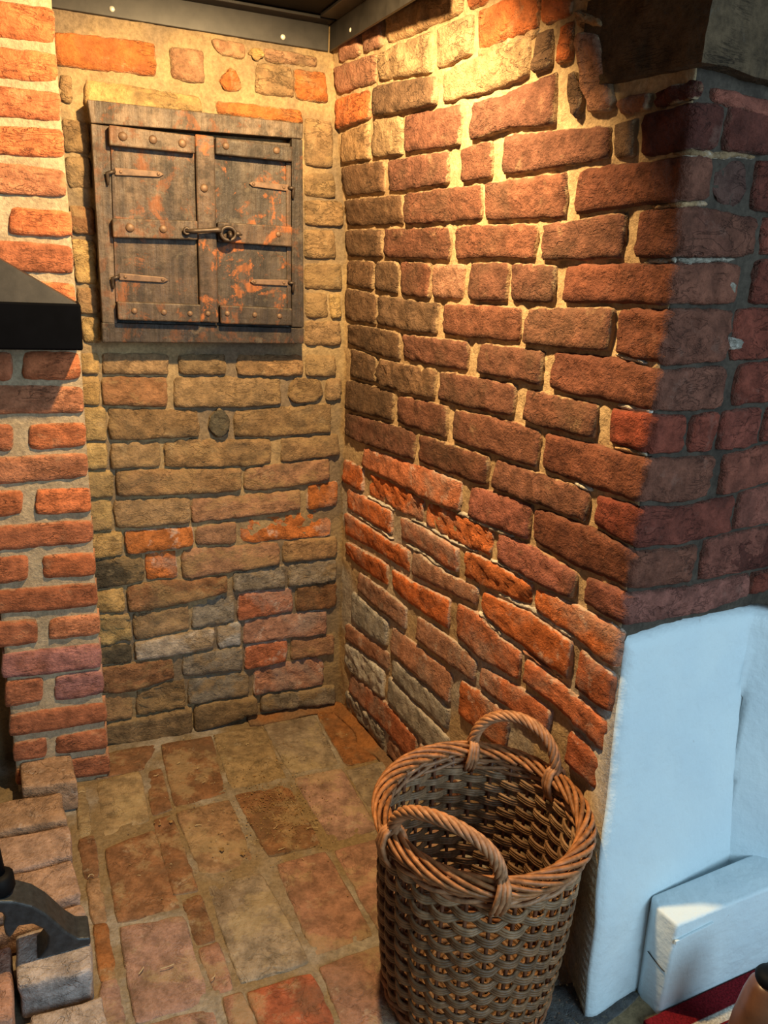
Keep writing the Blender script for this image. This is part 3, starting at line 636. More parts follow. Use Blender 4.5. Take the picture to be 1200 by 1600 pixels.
def crumb(x, y, r):
    ico = [(1, 0, 0), (-1, 0, 0), (0, 1, 0), (0, -1, 0), (0, 0, 1), (0, 0, -1)]; b = len(V)
    for c in ico: V.append((x + c[0] * r * rs.uniform(.6, 1.3), y + c[1] * r * rs.uniform(.6, 1.3), .0015 + r * .5 + c[2] * r * .6))
    for f in ((0, 2, 4), (2, 1, 4), (1, 3, 4), (3, 0, 4), (2, 0, 5), (1, 2, 5), (3, 1, 5), (0, 3, 5)): Fc.append([b + i for i in f])
for q in range(900):
    if q % 3: px, py = rs.gauss(435, 38), rs.gauss(1262, 30)
    else: px, py = rs.gauss(380, 110), rs.gauss(1235, 60)
    if not (180 < px < 590 and 1145 < py < 1420): continue
    p = atz(px, py); crumb(p[0], p[1], rs.uniform(.0006, .0022))
for (px, py, r) in ((348, 1330, .006), (380, 1336, .006), (250, 1290, .005), (268, 1286, .005)): p = atz(px, py); crumb(p[0], p[1], r)
cr = pyd('floor_litter', V, Fc, M_sw, None); cr.data.materials.append(M_crumb); cr['kind'] = 'stuff'; tag(cr, 'pale straw and brown crumbs scattered over the brick floor', 'litter')
for i_ in range(nst, len(Fc)): cr.data.polygons[i_].material_index = 1

# ================================================================== CEILING PLATE AND ANGLE FRAME
ZP = 1.635
def on_back(px, py, d): return onpl(px, py, A + nb * d, nb)
c_in = atz(517, 82, ZP); dr = nrm(atz(652, 0, ZP) - c_in)      # run of the right-hand angle
c_l = atz(40, 5, ZP); c_l = c_in - bd * .62
inn = nrm(np.array([-dr[1], dr[0], 0])); inn = inn if inn[0] < 0 else -inn
ceiling = struct(prism('ceiling', [c_l + ZV * .058 - nb * .02, c_in + ZV * .058 - nb * .02 + bd * .06, c_in + dr * .55 + ZV * .058 + bd * .05, c_l + nb * .55 + ZV * .058], (0, 0, .008), M_black), 'black steel plate closing the chimney above the recess')
def angle_iron(name, p0, run, Ln, out, label, cut=0.0):
    e = empty(name, p0)
    # upright leg against the wall, level leg carrying the plate
    prism('upright_leg', [p0, p0 + run * Ln, p0 + run * Ln + out * .006, p0 + out * .006], (0, 0, .055), M_steel, e, .0012)
    prism('level_leg', [p0 + run * cut + ZV * .050 + out * .0062, p0 + run * Ln + ZV * .050 + out * .0062, p0 + run * Ln + ZV * .050 + out * .045, p0 + run * cut + ZV * .050 + out * .045], (0, 0, .006), M_steel, e, .0012)
    tag(e, label, 'angle iron', 'steel angle frame under the chimney plate'); return e
s0 = c_l + nb * .006
ai1 = angle_iron('steel_angle', c_l, bd, .612, nb, 'dark steel angle bolted along the back wall above the cupboard')
ai2 = angle_iron('steel_angle', c_in + dr * .009 + inn * .001, dr, .5, inn, 'dark steel angle running along the right brick cheek', .048)
def dome(name, c, n, r, mat, parent, h=.6):
    prof = [(r, 0), (r * .95, r * h * .35), (r * .75, r * h * .7), (r * .4, r * h * .93), (r * .05, r * h)]
    return lathe(name, prof, c, n, mat, parent, 12)
for (px, py) in ((175, 14), (442, 58)):
    dome('bolt', onpl(px, py, c_l + nb * .006, nb), nb, .0055, M_bolt, ai1)
dome('bolt', onpl(548, 47, c_in + inn * .006, inn), inn, .0045, M_bolt, ai2)

# ================================================================== LINTEL BEAM
def PR(u, z, off=0.0):   # point over the right cheek plane
    return B + rd * u + n2 * (lean(u, min(z, 1.5)) + off) + ZV * z
beam = empty('lintel_beam', PR(.9, 1.44)); tag(beam, 'dark sooty timber lintel beam bearing on the brick pier', 'beam')
def rough_box(name, p, ex, ey, ez, mat, parent, amp=.006, n=(10, 8, 8), colr=(.05, .04, .03)):
    bm = bmesh.new(); bmesh.ops.create_cube(bm, size=1.0)
    bmesh.ops.subdivide_edges(bm, edges=list(bm.edges), cuts=7, use_grid_fill=True)
    p = np.array(p, float)
    for v in bm.verts:
        q = np.array(v.co) + .5; w = p + np.array(ex) * q[0] + np.array(ey) * q[1] + np.array(ez) * q[2]
        k = Vector(tuple(w * 14)); nz = noise.noise_vector(k) * amp + noise.noise_vector(k * 3) * amp * .4
        v.co = Vector(tuple(w)) + nz
    bmesh.ops.recalc_face_normals(bm, faces=bm.faces)
    me = bpy.data.meshes.new(name); bm.to_mesh(me); bm.free()
    o = link(name, me, mat, None); o.color = (*colr, 1); adopt(o, parent); return o
ub0, ub1 = .775, .99
rough_box('bearing_block', PR(ub0, 1.458, .006), rd * (ub1 - ub0 + .012), fd * .42, ZV * .115, M_beam, beam, .004, colr=(.13, .082, .045))
rough_box('beam', PR(ub0 - .02, 1.578) - fd * 1.7, rd * (ub1 - ub0 + .04), fd * 2.12, ZV * .26, M_beam, beam, .006, colr=(.045, .034, .025))

# chimney breast over the beam and the far cheek (out of the picture, they bound the recess)
cb0 = PR(.80, 1.845) - fd * 1.9
struct(prism('wall_breast', [cb0, cb0 + rd * .16, cb0 + rd * .16 + fd * 2.9, cb0 + fd * 2.9], (0, 0, .75), M_white), 'plastered chimney breast above the beam')
wl0 = A - bd * .95
struct(prism('wall_left', [wl0, wl0 + nb * 1.0, wl0 + nb * 1.0 - bd * .1, wl0 - bd * .1], (0, 0, 1.8), M_mb), 'left cheek of the fireplace recess')

# ================================================================== WHITE PLASTERED PIER FOOT
def woff(z): return float(np.interp(z, [0, .19, .4, .60, .68], [.088, .075, .036, .012, .006]))
K0 = B + rd * L
def S_wh(u, v, d):
    uu = .335
    if u <= uu: p = K0 + n2 * lean(L, v) + fd * u; n = nf
    else:
        d2 = nrm(np.array([.97, -.24, 0])); p = K0 + n2 * lean(L, v) + fd * uu + d2 * (u - uu); n = nrm(np.array([d2[1], -d2[0], 0]))
    return p + n * (woff(v) + d) + ZV * v
def u_wh(px, py):
    z = .3
    for q in range(12):
        w = onpl(px, py, K0 + n2 * lean(L, z) + nf * woff(z), nf); z = float(w[2])
    return float((w - K0 - n2 * lean(L, z)) @ fd), z
le = sorted([(z, u) for u, z in (u_wh(*q) for q in ((986, 1000), (977, 1060), (967, 1140), (956, 1240), (946, 1310), (938, 1400), (928, 1500), (920, 1590)))])
te = sorted([u_wh(*q) for q in ((986, 1000), (1060, 977), (1130, 962), (1200, 948))])
lf = lambda z: float(np.interp(z, [q[0] for q in le], [q[1] for q in le])); tf = lambda u: float(np.interp(u, [q[0] for q in te], [q[1] for q in te]))
us = lin(0, 1, .016); vs = lin(0, 1, .025); V = []; Fc = []
nu, nv = len(us), len(vs)
for side in (0, 1):
    for t in vs:
        for s in us:
            z0 = t * .66; u0 = lf(z0); u = u0 + (.95 - u0) * s ** 1.3; z = -.01 + t * (tf(u) + .01)
            bev = max(0, 1 - (u - u0) / .02) ** 2 * .010 + max(0, 1 - (tf(u) - z) / .018) ** 2 * .007
            V.append(S_wh(u, z, (-bev + .0025 * N3(u * 9, z * 9, 2) + .0012 * N3(u * 40, z * 40, 4)) if side == 0 else -.035 - woff(z)))
            if side and u < .006: V[-1] = S_wh(.006, z, -.035 - woff(z))
n = nu * nv
for j in range(nv - 1):
    for i in range(nu - 1):
        a = j * nu + i; Fc += [[a, a + 1, a + nu + 1, a + nu], [n + a, n + a + nu, n + a + nu + 1, n + a + 1]]
for i in range(nu - 1):
    b = (nv - 1) * nu + i; Fc += [[i, n + i, n + i + 1, i + 1], [b, b + 1, n + b + 1, n + b]]
for j in range(nv - 1):
    a = j * nu; b = a + nu - 1; Fc += [[a, a + nu, n + a + nu, n + a], [b, n + b, n + b + nu, b + nu]]
wfo = pyd('wall_front', V, Fc, M_white, None, True); wfo.data.materials.append(M_mr)
for p_ in wfo.data.polygons:
    q_ = list(p_.vertices)
    if any(v_ < n for v_ in q_) and any(v_ >= n for v_ in q_) and all((v_ % n) % nu == 0 for v_ in q_): p_.material_index = 1
struct(wfo, 'white painted plaster face of the pier foot')
# plinth
zl = .19
pb0 = atz(1012, 1415, zl); pb1 = atz(1165, 1351, zl); pf0 = atz(1055, 1445, zl); pf1 = atz(1200, 1385, zl)
pf0 = atz(1030, 1585); pf1 = atz(1200, 1507); df = nrm(pf1 - pf0)
bk0 = atz(1000, 1556); bdir = nrm(pb1 - pb0)
plan = [pf0, pf0 + df * .75, pf0 + df * .75 + nrm(np.array([-df[1], df[0], 0])) * .09, bk0 + np.array([.0, .03, 0]), bk0]
bm_o = prism('baseboard_front', [p - ZV * .01 for p in plan], (0, 0, zl + .01), M_white, None, .006, 3, True)
struct(bm_o, 'white painted plinth with a cracked end at the pier foot')
# lip along the top of the plinth end
lp = [pf0 + ZV * (zl - .03) - bdir * .0, pf0 + df * .085 + ZV * (zl - .022), pf0 + df * .085 + ZV * (zl - .028), pf0 + ZV * (zl - .038)]
prism('plaster_ridge', lp, nrm(np.array([df[1], -df[0], 0])) * .004, M_white, bm_o, .001)
ck = [(1012, 1486), (1020, 1497), (1032, 1512), (1038, 1518), (1037, 1530), (1036, 1543)]
ed = nrm(pf0 - bk0); en = nrm(np.array([ed[1], -ed[0], 0])); en = en if en[1] < 0 else -en
cp = [onpl(x, y, pf0 + en * .001, en) for x, y in ck]
tubes('crack', [(cp[:4], .0012, False)], M_crack, bm_o, 4)

# ================================================================== RUG
def rug_mat():
    k = NT('red_patterned_wool'); p = k.tc.outputs['Object']; x, y, z = k.sep(p)
    n = k.noise(300, 2, .5)
    red = (.16, .008, .012); white = (.55, .52, .46); navy = (.02, .022, .05)
    f1 = k.rng(y, .036, .039); f2 = k.rng(y, .052, .055); f3 = k.rng(y, .135, .139)
    wv = k.n.new('ShaderNodeTexWave'); wv.wave_type = 'RINGS'; wv.inputs['Scale'].default_value = 9; wv.inputs['Distortion'].default_value = 2.5; k.lk(p, wv.inputs[0])
    pat = k.mix(k.rng(wv.outputs['Fac'], .55, .62), navy, red); pat = k.mix(k.rng(wv.outputs['Fac'], .84, .88), pat, white)
    c = k.mix(f1, red, white); c = k.mix(f2, c, pat); c = k.mix(f3, c, red)
    c = k.mix(1.0, c, k.grey(k.rng(n, .2, .8, .6, 1.3)), 'MULTIPLY')
    return k.fin(c, .95, n, .8, .004, spec=.1)
rn = nrm(np.array([df[1], -df[0], 0]))
rug_c = pf0 - df * .04 + rn * .004
bm = bmesh.new(); bmesh.ops.create_grid(bm, x_segments=40, y_segments=20, size=.5)
for v in bm.verts: v.co = Vector(((v.co.x + .5) * 1.1, (v.co.y + .5) * .7, .009 + .001 * N3(v.co.x * 20, v.co.y * 20, 0)))
ext = bmesh.ops.extrude_face_region(bm, geom=list(bm.faces)); 
for g_ in ext['geom']:
    if isinstance(g_, bmesh.types.BMVert): g_.co.z = .0
bmesh.ops.recalc_face_normals(bm, faces=bm.faces)
me = bpy.data.meshes.new('rug'); bm.to_mesh(me); bm.free()
rug = link('rug', me, rug_mat()); rug.location = tuple(rug_c); rug.rotation_euler = (math.pi, 0, math.atan2(df[1], df[0])); rug.rotation_euler = (0, 0, math.atan2(df[1], df[0]))
rug.scale = (1, -1, 1)
tag(rug, 'dark red patterned rug with white and navy border by the plinth', 'rug')

# ================================================================== TURNED WOODEN LEG
M_fwood = simple('brown_polished_wood', (.16, .065, .03), .35, 0, 18, .35, .1, .5)
fp = atz(1168, 1672)
fl_ = empty('turned_wooden_foot', fp); tag(fl_, 'brown turned wooden foot with a dark cap on the rug', 'wooden foot')
fax = np.array([0, 0, 1.0])
lathe('foot', [(.030, .009), (.040, .02), (.043, .05), (.040, .10), (.034, .145), (.028, .172), (.020, .182)], fp, fax, M_fwood, fl_)
lathe('cap', [(.018, .180), (.022, .185), (.023, .191), (.020, .197), (.010, .201)], fp, fax, M_black, fl_)

# ================================================================== CUPBOARD
cup = empty('wall_cupboard', S_back(.25, .98, 0)); tag(cup, 'old two-door wooden wall cupboard with iron straps on the brick wall', 'cupboard')
def wearattr(o, w):
    me = o.data; at = me.attributes.new('wear', 'FLOAT', 'POINT'); at.data.foreach_set('value', [w] * len(me.vertices))
def board(name, quad, d0, d1, parent, colr=(.075, .055, .038), wear=.5, bev=.002, loc_parent=None):
    P = [onpl(x, y, A + nb * d1, nb) for x, y in quad]
    o = prism(name, P, -nb * (d1 - d0), M_wood, None, bev, 2)
    o.color = (*colr, 1); wearattr(o, wear)
    o.parent = parent
    w = Matrix.Translation(Vector(parent.location)) if parent.type == 'EMPTY' else parent.matrix_world
    o.matrix_parent_inverse = Matrix.Translation(-Vector(parent.location)) if parent.type == 'EMPTY' else parent.matrix_parent_inverse @ Matrix.Identity(4)
    if parent.type != 'EMPTY': o.matrix_parent_inverse = (Matrix.Translation(-Vector(cup.location)) ) .inverted() @ Matrix.Translation(-Vector(cup.location)) if False else Matrix.Identity(4)
    return o
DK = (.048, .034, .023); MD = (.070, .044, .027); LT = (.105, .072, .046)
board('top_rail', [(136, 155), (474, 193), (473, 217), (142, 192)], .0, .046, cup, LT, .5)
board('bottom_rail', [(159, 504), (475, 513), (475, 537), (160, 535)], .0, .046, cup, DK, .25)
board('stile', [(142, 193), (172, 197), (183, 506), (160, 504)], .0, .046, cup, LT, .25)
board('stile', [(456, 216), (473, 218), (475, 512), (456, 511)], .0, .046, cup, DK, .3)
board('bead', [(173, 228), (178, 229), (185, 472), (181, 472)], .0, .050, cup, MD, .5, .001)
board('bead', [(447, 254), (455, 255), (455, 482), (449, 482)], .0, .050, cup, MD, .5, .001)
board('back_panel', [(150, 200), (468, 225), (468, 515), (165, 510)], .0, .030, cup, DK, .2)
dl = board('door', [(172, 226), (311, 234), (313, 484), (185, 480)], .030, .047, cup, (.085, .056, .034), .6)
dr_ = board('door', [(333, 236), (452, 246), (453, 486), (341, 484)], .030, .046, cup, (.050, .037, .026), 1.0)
dl['label'] = 'brown left door with three studded battens'; dr_['label'] = 'darker worn right door'
board('batten', [(170, 195), (305, 212), (305, 240), (171, 227)], .047, .066, dl, LT, .3, .003)
board('batten', [(175, 341), (309, 345), (309, 375), (177, 371)], .047, .064, dl, LT, .35, .003)
board('batten', [(183, 471), (314, 476), (314, 504), (185, 500)], .047, .066, dl, LT, .45, .003)
board('meeting_strip', [(305, 209), (335, 213), (342, 505), (313, 503)], .047, .060, dl, MD, 1.0, .003)
board('batten', [(337, 214), (458, 229), (457, 253), (337, 241)], .046, .066, dr_, DK, .3, .003)
board('batten', [(340, 347), (457, 354), (457, 386), (341, 378)], .046, .064, dr_, MD, .9, .003)
board('batten', [(344, 477), (457, 482), (457, 509), (345, 506)], .046, .066, dr_, DK, .5, .003)
def strap(door, p0, p1, w, d, hookx):
    a = onpl(*p0, A + nb * d, nb); b = onpl(*p1, A + nb * d, nb); t = nrm(b - a); s = np.cross(t, nb); Ln = np.linalg.norm(b - a)
    poly = [a + s * w, a + t * Ln * .9 + s * w * .8, b, a + t * Ln * .9 - s * w * .8, a - s * w]
    o = prism('strap_hinge', poly, nb * .005, M_strap, None, .0015); o.parent = door
    pin = onpl(hookx[0], hookx[1], A + nb * (d + .004), nb)
    h = tubes('hinge_pin', [([a + nb * .003, (a + pin) / 2 + nb * .006, pin + nb * .002, pin - ZV * .012 + nb * .0, pin - ZV * .022], [.004, .004, .0045, .0035, .002], False)], M_iron, None, 6); h.parent = door
    for q in (.12, .88):
        c = a + t * Ln * q + nb * .005; dd = dome('rivet', c, nb, .0035, M_strap, None); dd.parent = door
strap(dl, (179, 268), (256, 273), .0072, .047, (168, 271)); strap(dl, (186, 432), (263, 438), .0072, .047, (176, 435))
strap(dr_, (450, 294), (388, 287), .0068, .046, (458, 294)); strap(dr_, (450, 442), (390, 440), .0068, .046, (458, 442))
for (px, py, dd, door, r) in ((192, 213, .066, dl, .009), (239, 218, .066, dl, .0085), (285, 224, .066, dl, .0085), (203, 356, .064, dl, .009), (255, 358, .064, dl, .008), (210, 486, .066, dl, .0065), (256, 488, .066, dl, .0065), (297, 490, .066, dl, .006), (319, 294, .060, dl, .0085), (325, 490, .060, dl, .006),
                             (353, 228, .066, dr_, .0075), (432, 235, .066, dr_, .0075), (435, 366, .064, dr_, .006), (355, 490, .066, dr_, .006), (398, 492, .066, dr_, .006), (437, 494, .066, dr_, .006)):
    s_ = dome('stud', onpl(px, py, A + nb * dd, nb), nb, r, M_strap, None, .55); s_.parent = door
# hook latch across the meeting strip
lt = tubes('latch_bar', [([onpl(x, y, A + nb * d, nb) for x, y, d in ((292, 361, .072), (305, 361, .076), (322, 360, .076), (340, 359, .077), (346, 360, .077))], [.0035, .005, .0045, .006, .006], False)], M_iron, None, 8); adopt(lt, cup)
rc = onpl(357, 365, A + nb * .076, nb); ring = [rc + bd * .0155 * math.cos(a) + ZV * .0135 * math.sin(a) for a in [2 * math.pi * k / 20 for k in range(20)]]
o = tubes('latch_ring', [(ring, .0042, True), ([rc + bd * .015, rc + bd * .023 + ZV * .001, rc + bd * .030 - ZV * .001], [.006, .0045, .001], False)], M_iron, None, 8); o.parent = lt
sp = onpl(357, 364, A + nb * .064, nb); o = tubes('staple', [([sp, sp + nb * .016, sp + nb * .022 - ZV * .004, sp + nb * .018 - ZV * .011], [.004, .0045, .0045, .003], False)], M_iron, None, 8); o.parent = lt
ec = onpl(292, 361, A + nb * .071, nb); o = tubes('eye', [([ec + bd * .006 * math.cos(a) + ZV * .006 * math.sin(a) for a in [2 * math.pi * k / 14 for k in range(14)]], .0028, True), ([ec - nb * .008, ec + nb * .003], .003, False)], M_iron, None, 8); o.parent = lt

# children of a mesh part keep world-space vertices: the part itself sits at the cupboard's inverse, so nothing moves
# ================================================================== HOOD
HD = .10
def hp(px, py, off=0.0): return onpl(px, py, A + nb * (COLD + HD + off), nb)
hA = hp(130, 548); hB = hp(122, 475)
zb, zt = float(hA[2]), float(hB[2])
hood = empty('fire_hood', hA - bd * .3); tag(hood, 'black steel fire hood projecting from the left', 'fire hood')
hl = hA - ZV * hA[2]
back_v = -nb * (HD - .008)
prism('lip', [hl + ZV * zb, hl - bd * .72 + ZV * zb, hl - bd * .72 + back_v + ZV * zb, hl + back_v + ZV * zb], (0, 0, zt - zb), M_lip, hood, .004, 3)
sl = hp(0, 405); sl_r = float((hB - sl) @ bd); rise = float(sl[2] - zt)
hb = hl + ZV * (zt - .002) - bd * .003 - nb * .003
tq = .62 / sl_r * rise
V = [hb, hb - bd * .71, hb - bd * .71 + back_v * .93, hb + back_v * .93]
top = [hb - bd * .32 - nb * (HD * .55) + ZV * (.32 / sl_r * rise), hb - bd * .40 - nb * (HD * .55) + ZV * (.32 / sl_r * rise), hb - bd * .40 + back_v * .93 + ZV * (.32 / sl_r * rise), hb - bd * .32 + back_v * .93 + ZV * (.32 / sl_r * rise)]
V += top
o = pyd('canopy', V, [[0, 1, 5, 4], [1, 2, 6, 5], [2, 3, 7, 6], [3, 0, 4, 7], [4, 5, 6, 7], [3, 2, 1, 0]], M_steel, None); adopt(o, hood)  # greyer steel than the lip: the lit slope is put into the colour

# ================================================================== LOOSE HEARTH BRICKS
def rock_brick(quad, zt, zb, colr, label, amp=.003):
    P = [atz(x, y, zt) for x, y in quad]; c = sum(P) / 4
    bm = bmesh.new(); vb = [bm.verts.new((float(p[0]), float(p[1]), zb)) for p in P]; vt = [bm.verts.new((float(p[0]), float(p[1]), zt)) for p in P]
    bm.faces.new(vt); bm.faces.new(vb[::-1])
    for i in range(4): bm.faces.new([vb[i], vb[(i + 1) % 4], vt[(i + 1) % 4], vt[i]])
    bmesh.ops.recalc_face_normals(bm, faces=bm.faces)
    bmesh.ops.bevel(bm, geom=list(bm.edges), offset=.006, segments=2, profile=.5, affect='EDGES')
    bmesh.ops.triangulate(bm, faces=list(bm.faces)); bmesh.ops.subdivide_edges(bm, edges=[e for e in bm.edges if e.calc_length() > .03], cuts=3, use_grid_fill=True)
    sd = BR.uniform(0, 50)
    for v in bm.verts:
        k = v.co * 22 + Vector((sd, 0, 0)); nz = noise.noise_vector(k) * amp + noise.noise_vector(k * 3.3) * amp * .5
        if v.co.z < zb + .004: nz.z = 0
        v.co += nz; v.co.z = max(v.co.z, zb)
    me = bpy.data.meshes.new('hearth_brick'); bm.to_mesh(me); bm.free(); me.polygons.foreach_set('use_smooth', [True] * len(me.polygons))
    o = link('hearth_brick', me, M_fire); o.color = (*colr, 1); tag(o, label, 'brick', 'loose bricks edging the hearth'); return o
BF1 = (.40, .25, .155); BF2 = (.46, .30, .22); BF3 = (.50, .42, .38)
rock_brick([(31, 1174), (107, 1165), (121, 1220), (33, 1230)], .075, .0, BF1, 'tan loose brick at the back of the hearth edge, against the pilaster', .002)
rock_brick([(-8, 1254), (96, 1237), (104, 1279), (-4, 1298)], .065, .0, BF1, 'buff loose brick just in front of the rearmost hearth brick')
rock_brick([(-10, 1311), (108, 1288), (113, 1337), (-8, 1366)], .060, .0, BF2, 'buff loose brick third from the back along the hearth edge')
rock_brick([(-12, 1374), (113, 1342), (126, 1397), (-12, 1434)], .058, .0, BF2, 'pale pitted loose brick just behind the iron firedog foot')
rock_brick([(-14, 1450), (128, 1411), (134, 1428), (-14, 1466)], .048, .0, BF2, 'narrow pinkish loose brick under the firedog foot')
rock_brick([(22, 1462), (136, 1434), (144, 1514), (28, 1542)], .072, .0, BF3, 'greyish chipped loose brick in front of the firedog foot', .005)
rock_brick([(44, 1588), (158, 1556), (176, 1640), (54, 1680)], .030, .0, BF3, 'low grey loose brick at the bottom of the picture', .004)
rock_brick([(-70, 1494), (18, 1474), (20, 1590), (-70, 1615)], .066, .0, (.45, .25, .18), 'reddish loose brick left of the dark gap in the hearth edge', .004)

# ================================================================== FIREDOGS
def firedog(name, org, ex, ey, prof, post, label, thick=.055):
    e = empty(name, org)
    P = [org + ex * a + ZV * b for a, b in prof]
    f = prism('foot', P, ey * thick, M_cast, e, .004, 3, False)
    return e
fb0 = atz(57, 1501, .073); fb1 = atz(142, 1477, .073); fe = nrm(fb1 - fb0); fn = nrm(np.array([-fe[1], fe[0], 0]))
prof_px = [(142, 1466), (122, 1467), (105, 1457), (88, 1442), (73, 1429), (51, 1416), (22, 1409), (0, 1409), (-25, 1412), (-25, 1430), (2, 1427), (8, 1434), (5, 1446), (8, 1461), (15, 1467), (21, 1460), (29, 1448), (51, 1445), (67, 1452), (77, 1465), (75, 1480), (66, 1493), (57, 1501), (142, 1477)]
pn = fn
prof = []
for (x, y) in prof_px:
    w = onpl(x, y, fb0, pn); prof.append((float((w - fb0) @ fe), float(w[2] - fb0[2])))
fdog = firedog('firedog', fb0, fe, fn, prof, None, '')
tag(fdog, 'blue-black cast iron firedog foot curling over the hearth bricks', 'firedog', 'cast iron firedogs')
pc = atz(2, 1398, .155) ; pc = fb0 + fe * prof[7][0] + fn * .028 + ZV * (prof[7][1] - .004)
def post_parts(e, pc, ax):
    lathe('collar', [(.020, 0), (.024, .006), (.024, .028), (.018, .034)], pc, ax, M_black, e, 16)
    lathe('post', [(.013, .030), (.012, .10), (.011, .30), (.013, .315), (.018, .325), (.02, .34), (.014, .36), (.003, .37)], pc, ax, M_black, e, 16)
post_parts(fdog, pc, np.array([-.10, .03, 1.0]))
fd2 = empty('firedog', fb0); tag(fd2, 'dark sooty firedog standing at the back of the hearth, against the pilaster', 'firedog', 'cast iron firedogs')
shift = atz(2, 1246, .0) - atz(57, 1501, .073); shift = np.array([shift[0] + .00, shift[1], -.066])
for ch in list(fdog.children):
    c = ch.copy(); COL.objects.link(c); c.parent = fd2; c.matrix_parent_inverse = Matrix.Translation(-Vector(tuple(map(float, fb0))))
fd2.location = Vector(tuple(fb0 + shift)) + Vector((-.10, -.02, 0))

# ================================================================== WICKER BASKET
bc = np.array([.188, 1.106, 0.0]); RB, RT, HB = .136, .160, .338
bask = empty('wicker_basket', bc); tag(bask, 'tall round brown wicker log basket with two rope handles', 'basket')
wr = random.Random(3)
def wick(o, c, v=.12):
    f = wr.uniform(1 - v, 1 + v); o.color = (c[0] * f, c[1] * f, c[2] * f, 1); return o
def brad(z): return RB + (RT - RB) * (z / HB) + .006 * math.sin(math.pi * min(max(z / HB, 0), 1))
def bpt(a, r, z): return bc + np.array([math.cos(a) * r * 1.0, math.sin(a) * r * 1.03, z])
NS = 28
WD = (.20, .105, .050); WL = (.33, .135, .05); WG = (.25, .145, .075)
for k in range(NS):
    a = 2 * math.pi * k / NS
    wick(tubes('stake', [([bpt(a, brad(z), z) for z in lin(.012, HB + .008, .03)], .0034, False)], M_wick, bask, 5), (.16, .06, .03))
rows = 20; z0 = .030; dz = (HB - .014 - z0) / rows
for j in range(rows):
    lst = []
    for q in range(3):
        pts = []; M_ = NS * 6; ph = math.pi * (j % 2); zc = z0 + dz * (j + .5) + (q - 1) * .0046; jit = wr.uniform(0, 20)
        for i in range(M_):
            a = 2 * math.pi * i / M_; s = math.cos(NS / 2 * a + ph); s = math.copysign(abs(s) ** .75, s)
            r = brad(zc) + .0064 * s + .0006 * N3(a * 9 + jit, q, j); z = zc + .0012 * N3(a * 6 + jit, q * 3.1, j * 1.7) - .0025 * math.sin(NS / 2 * a + ph + 1.0)
            pts.append(bpt(a, r, z))
        lst.append((pts, .0029, True))
    wick(tubes('weaver_row', lst, M_wick, bask, 5), WD if j < rows - 4 else WG, .15)
def wale(name, zc, r_off, n, amp, rad, c, tw=NS / 2):
    lst = []
    for q in range(n):
        pts = []; M_ = NS * 6
        for i in range(M_):
            a = 2 * math.pi * i / M_; ph = 2 * math.pi * q / n; pts.append(bpt(a, brad(zc) + r_off + amp * math.cos(tw * a * .5 + ph), zc + amp * .9 * math.sin(tw * a * .5 + ph)))
        lst.append((pts, rad, True))
    return wick(tubes(name, lst, M_wick, bask, 6), c, .05)
wale('foot_wale', .022, .002, 3, .007, .0036, (.26, .11, .05)); wale('foot_wale', .008, .000, 3, .006, .0036, (.26, .11, .05))
wale('rim_wale', HB - .008, .003, 3, .0062, .0036, (.36, .18, .09))
wale('rim_wale', HB + .006, .004, 3, .0062, .0038, (.38, .18, .085))
# base
lst = []
for q in range(12): r = .012 + q * .0105; lst.append(([bpt(2 * math.pi * i / 48, r, .014 + .003 * math.cos(12 * 2 * math.pi * i / 48 + q * math.pi)) for i in range(48)], .005, True))
wick(tubes('base', lst, M_wick, bask, 5), WD)
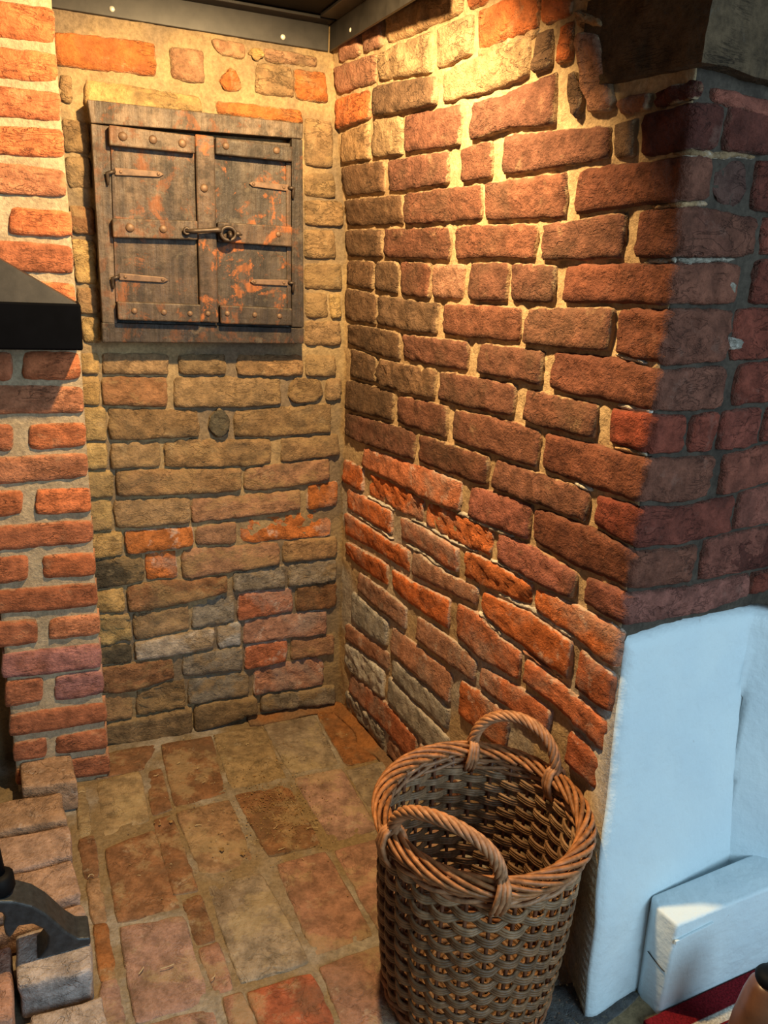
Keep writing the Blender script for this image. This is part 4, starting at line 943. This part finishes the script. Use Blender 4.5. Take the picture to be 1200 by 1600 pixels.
# plaited border: overlapping rods that climb from inside to outside
NR = 30
for k in range(NR):
    a0 = 2 * math.pi * k / NR; span = 1.15; pts = []; rad = []
    for i in range(19):
        t = i / 18; a = a0 + span * t; ph = math.radians(205 - 265 * t); mr = .0135
        pts.append(bpt(a, RT + .006 + mr * math.cos(ph) * .95, HB + .020 + mr * math.sin(ph) * .85)); rad.append(.0047 * (1 - .35 * t))
    wick(tubes('border_rod', [(pts, rad, False)], M_wick, bask, 6), WL, .22)
def handle(px0, px1, hgt, outw):
    zr = HB + .022
    w0 = atz(*px0, zr) - bc; w1 = atz(*px1, zr) - bc; a0 = math.atan2(w0[1], w0[0]); a1 = math.atan2(w1[1], w1[0])
    while a1 - a0 > math.pi: a1 -= 2 * math.pi
    while a1 - a0 < -math.pi: a1 += 2 * math.pi
    rr = RT + .006; n = 64; cen = []
    p0 = bpt(a0, rr, zr); p1 = bpt(a1, rr, zr); mid = nrm((p0 + p1) / 2 - bc - ZV * zr)
    for i in range(n + 1):
        t = i / n; th = math.pi * t; x = (1 - math.cos(th)) / 2; h = math.sin(th) ** .8
        arc = bpt(a0 + (a1 - a0) * x, rr, zr); cen.append(arc * .5 + (p0 * (1 - x) + p1 * x) * .5 + ZV * hgt * h + mid * outw * h)
    strands = []
    for s in range(6):
        pts = []
        for i in range(n + 1):
            c = cen[i]; t = nrm(cen[min(i + 1, n)] - cen[max(i - 1, 0)]); e1 = nrm(np.cross(t, mid)); e2 = np.cross(t, e1); ph = 2 * math.pi * s / 6 + i / n * 2 * math.pi * 3.2
            pts.append(c + (e1 * math.cos(ph) + e2 * math.sin(ph)) * .0066)
        strands.append((pts, .0042, False))
    h_ = wick(tubes('handle', strands, M_wick, bask, 6), (.40, .19, .09), .03)
    # lashings where the rope is wrapped round the border, outside and inside
    for (a, sg) in ((a0, 1), (a1, -1)):
        for io in (1, -1):
            ls = []
            for s in range(3):
                off = (s - 1) * .042
                pts = [bpt(a + off * .5, rr, zr + .022), bpt(a + off * .8 - sg * .01, rr + io * .014, zr + .012), bpt(a + off, rr + io * .0205, zr - .006), bpt(a + off + .02 * sg, rr + io * .017, zr - .026), bpt(a + off + .03 * sg, rr + io * .008, zr - .042)]
                ls.append((pts, [.0042, .0045, .0045, .004, .003], False))
            l_ = wick(tubes('lashing', ls, M_wick, bask, 6), (.40, .19, .09), .06)
handle((738, 1168), (866, 1216), .085, .0)
handle((626, 1302), (782, 1384), .080, .0)
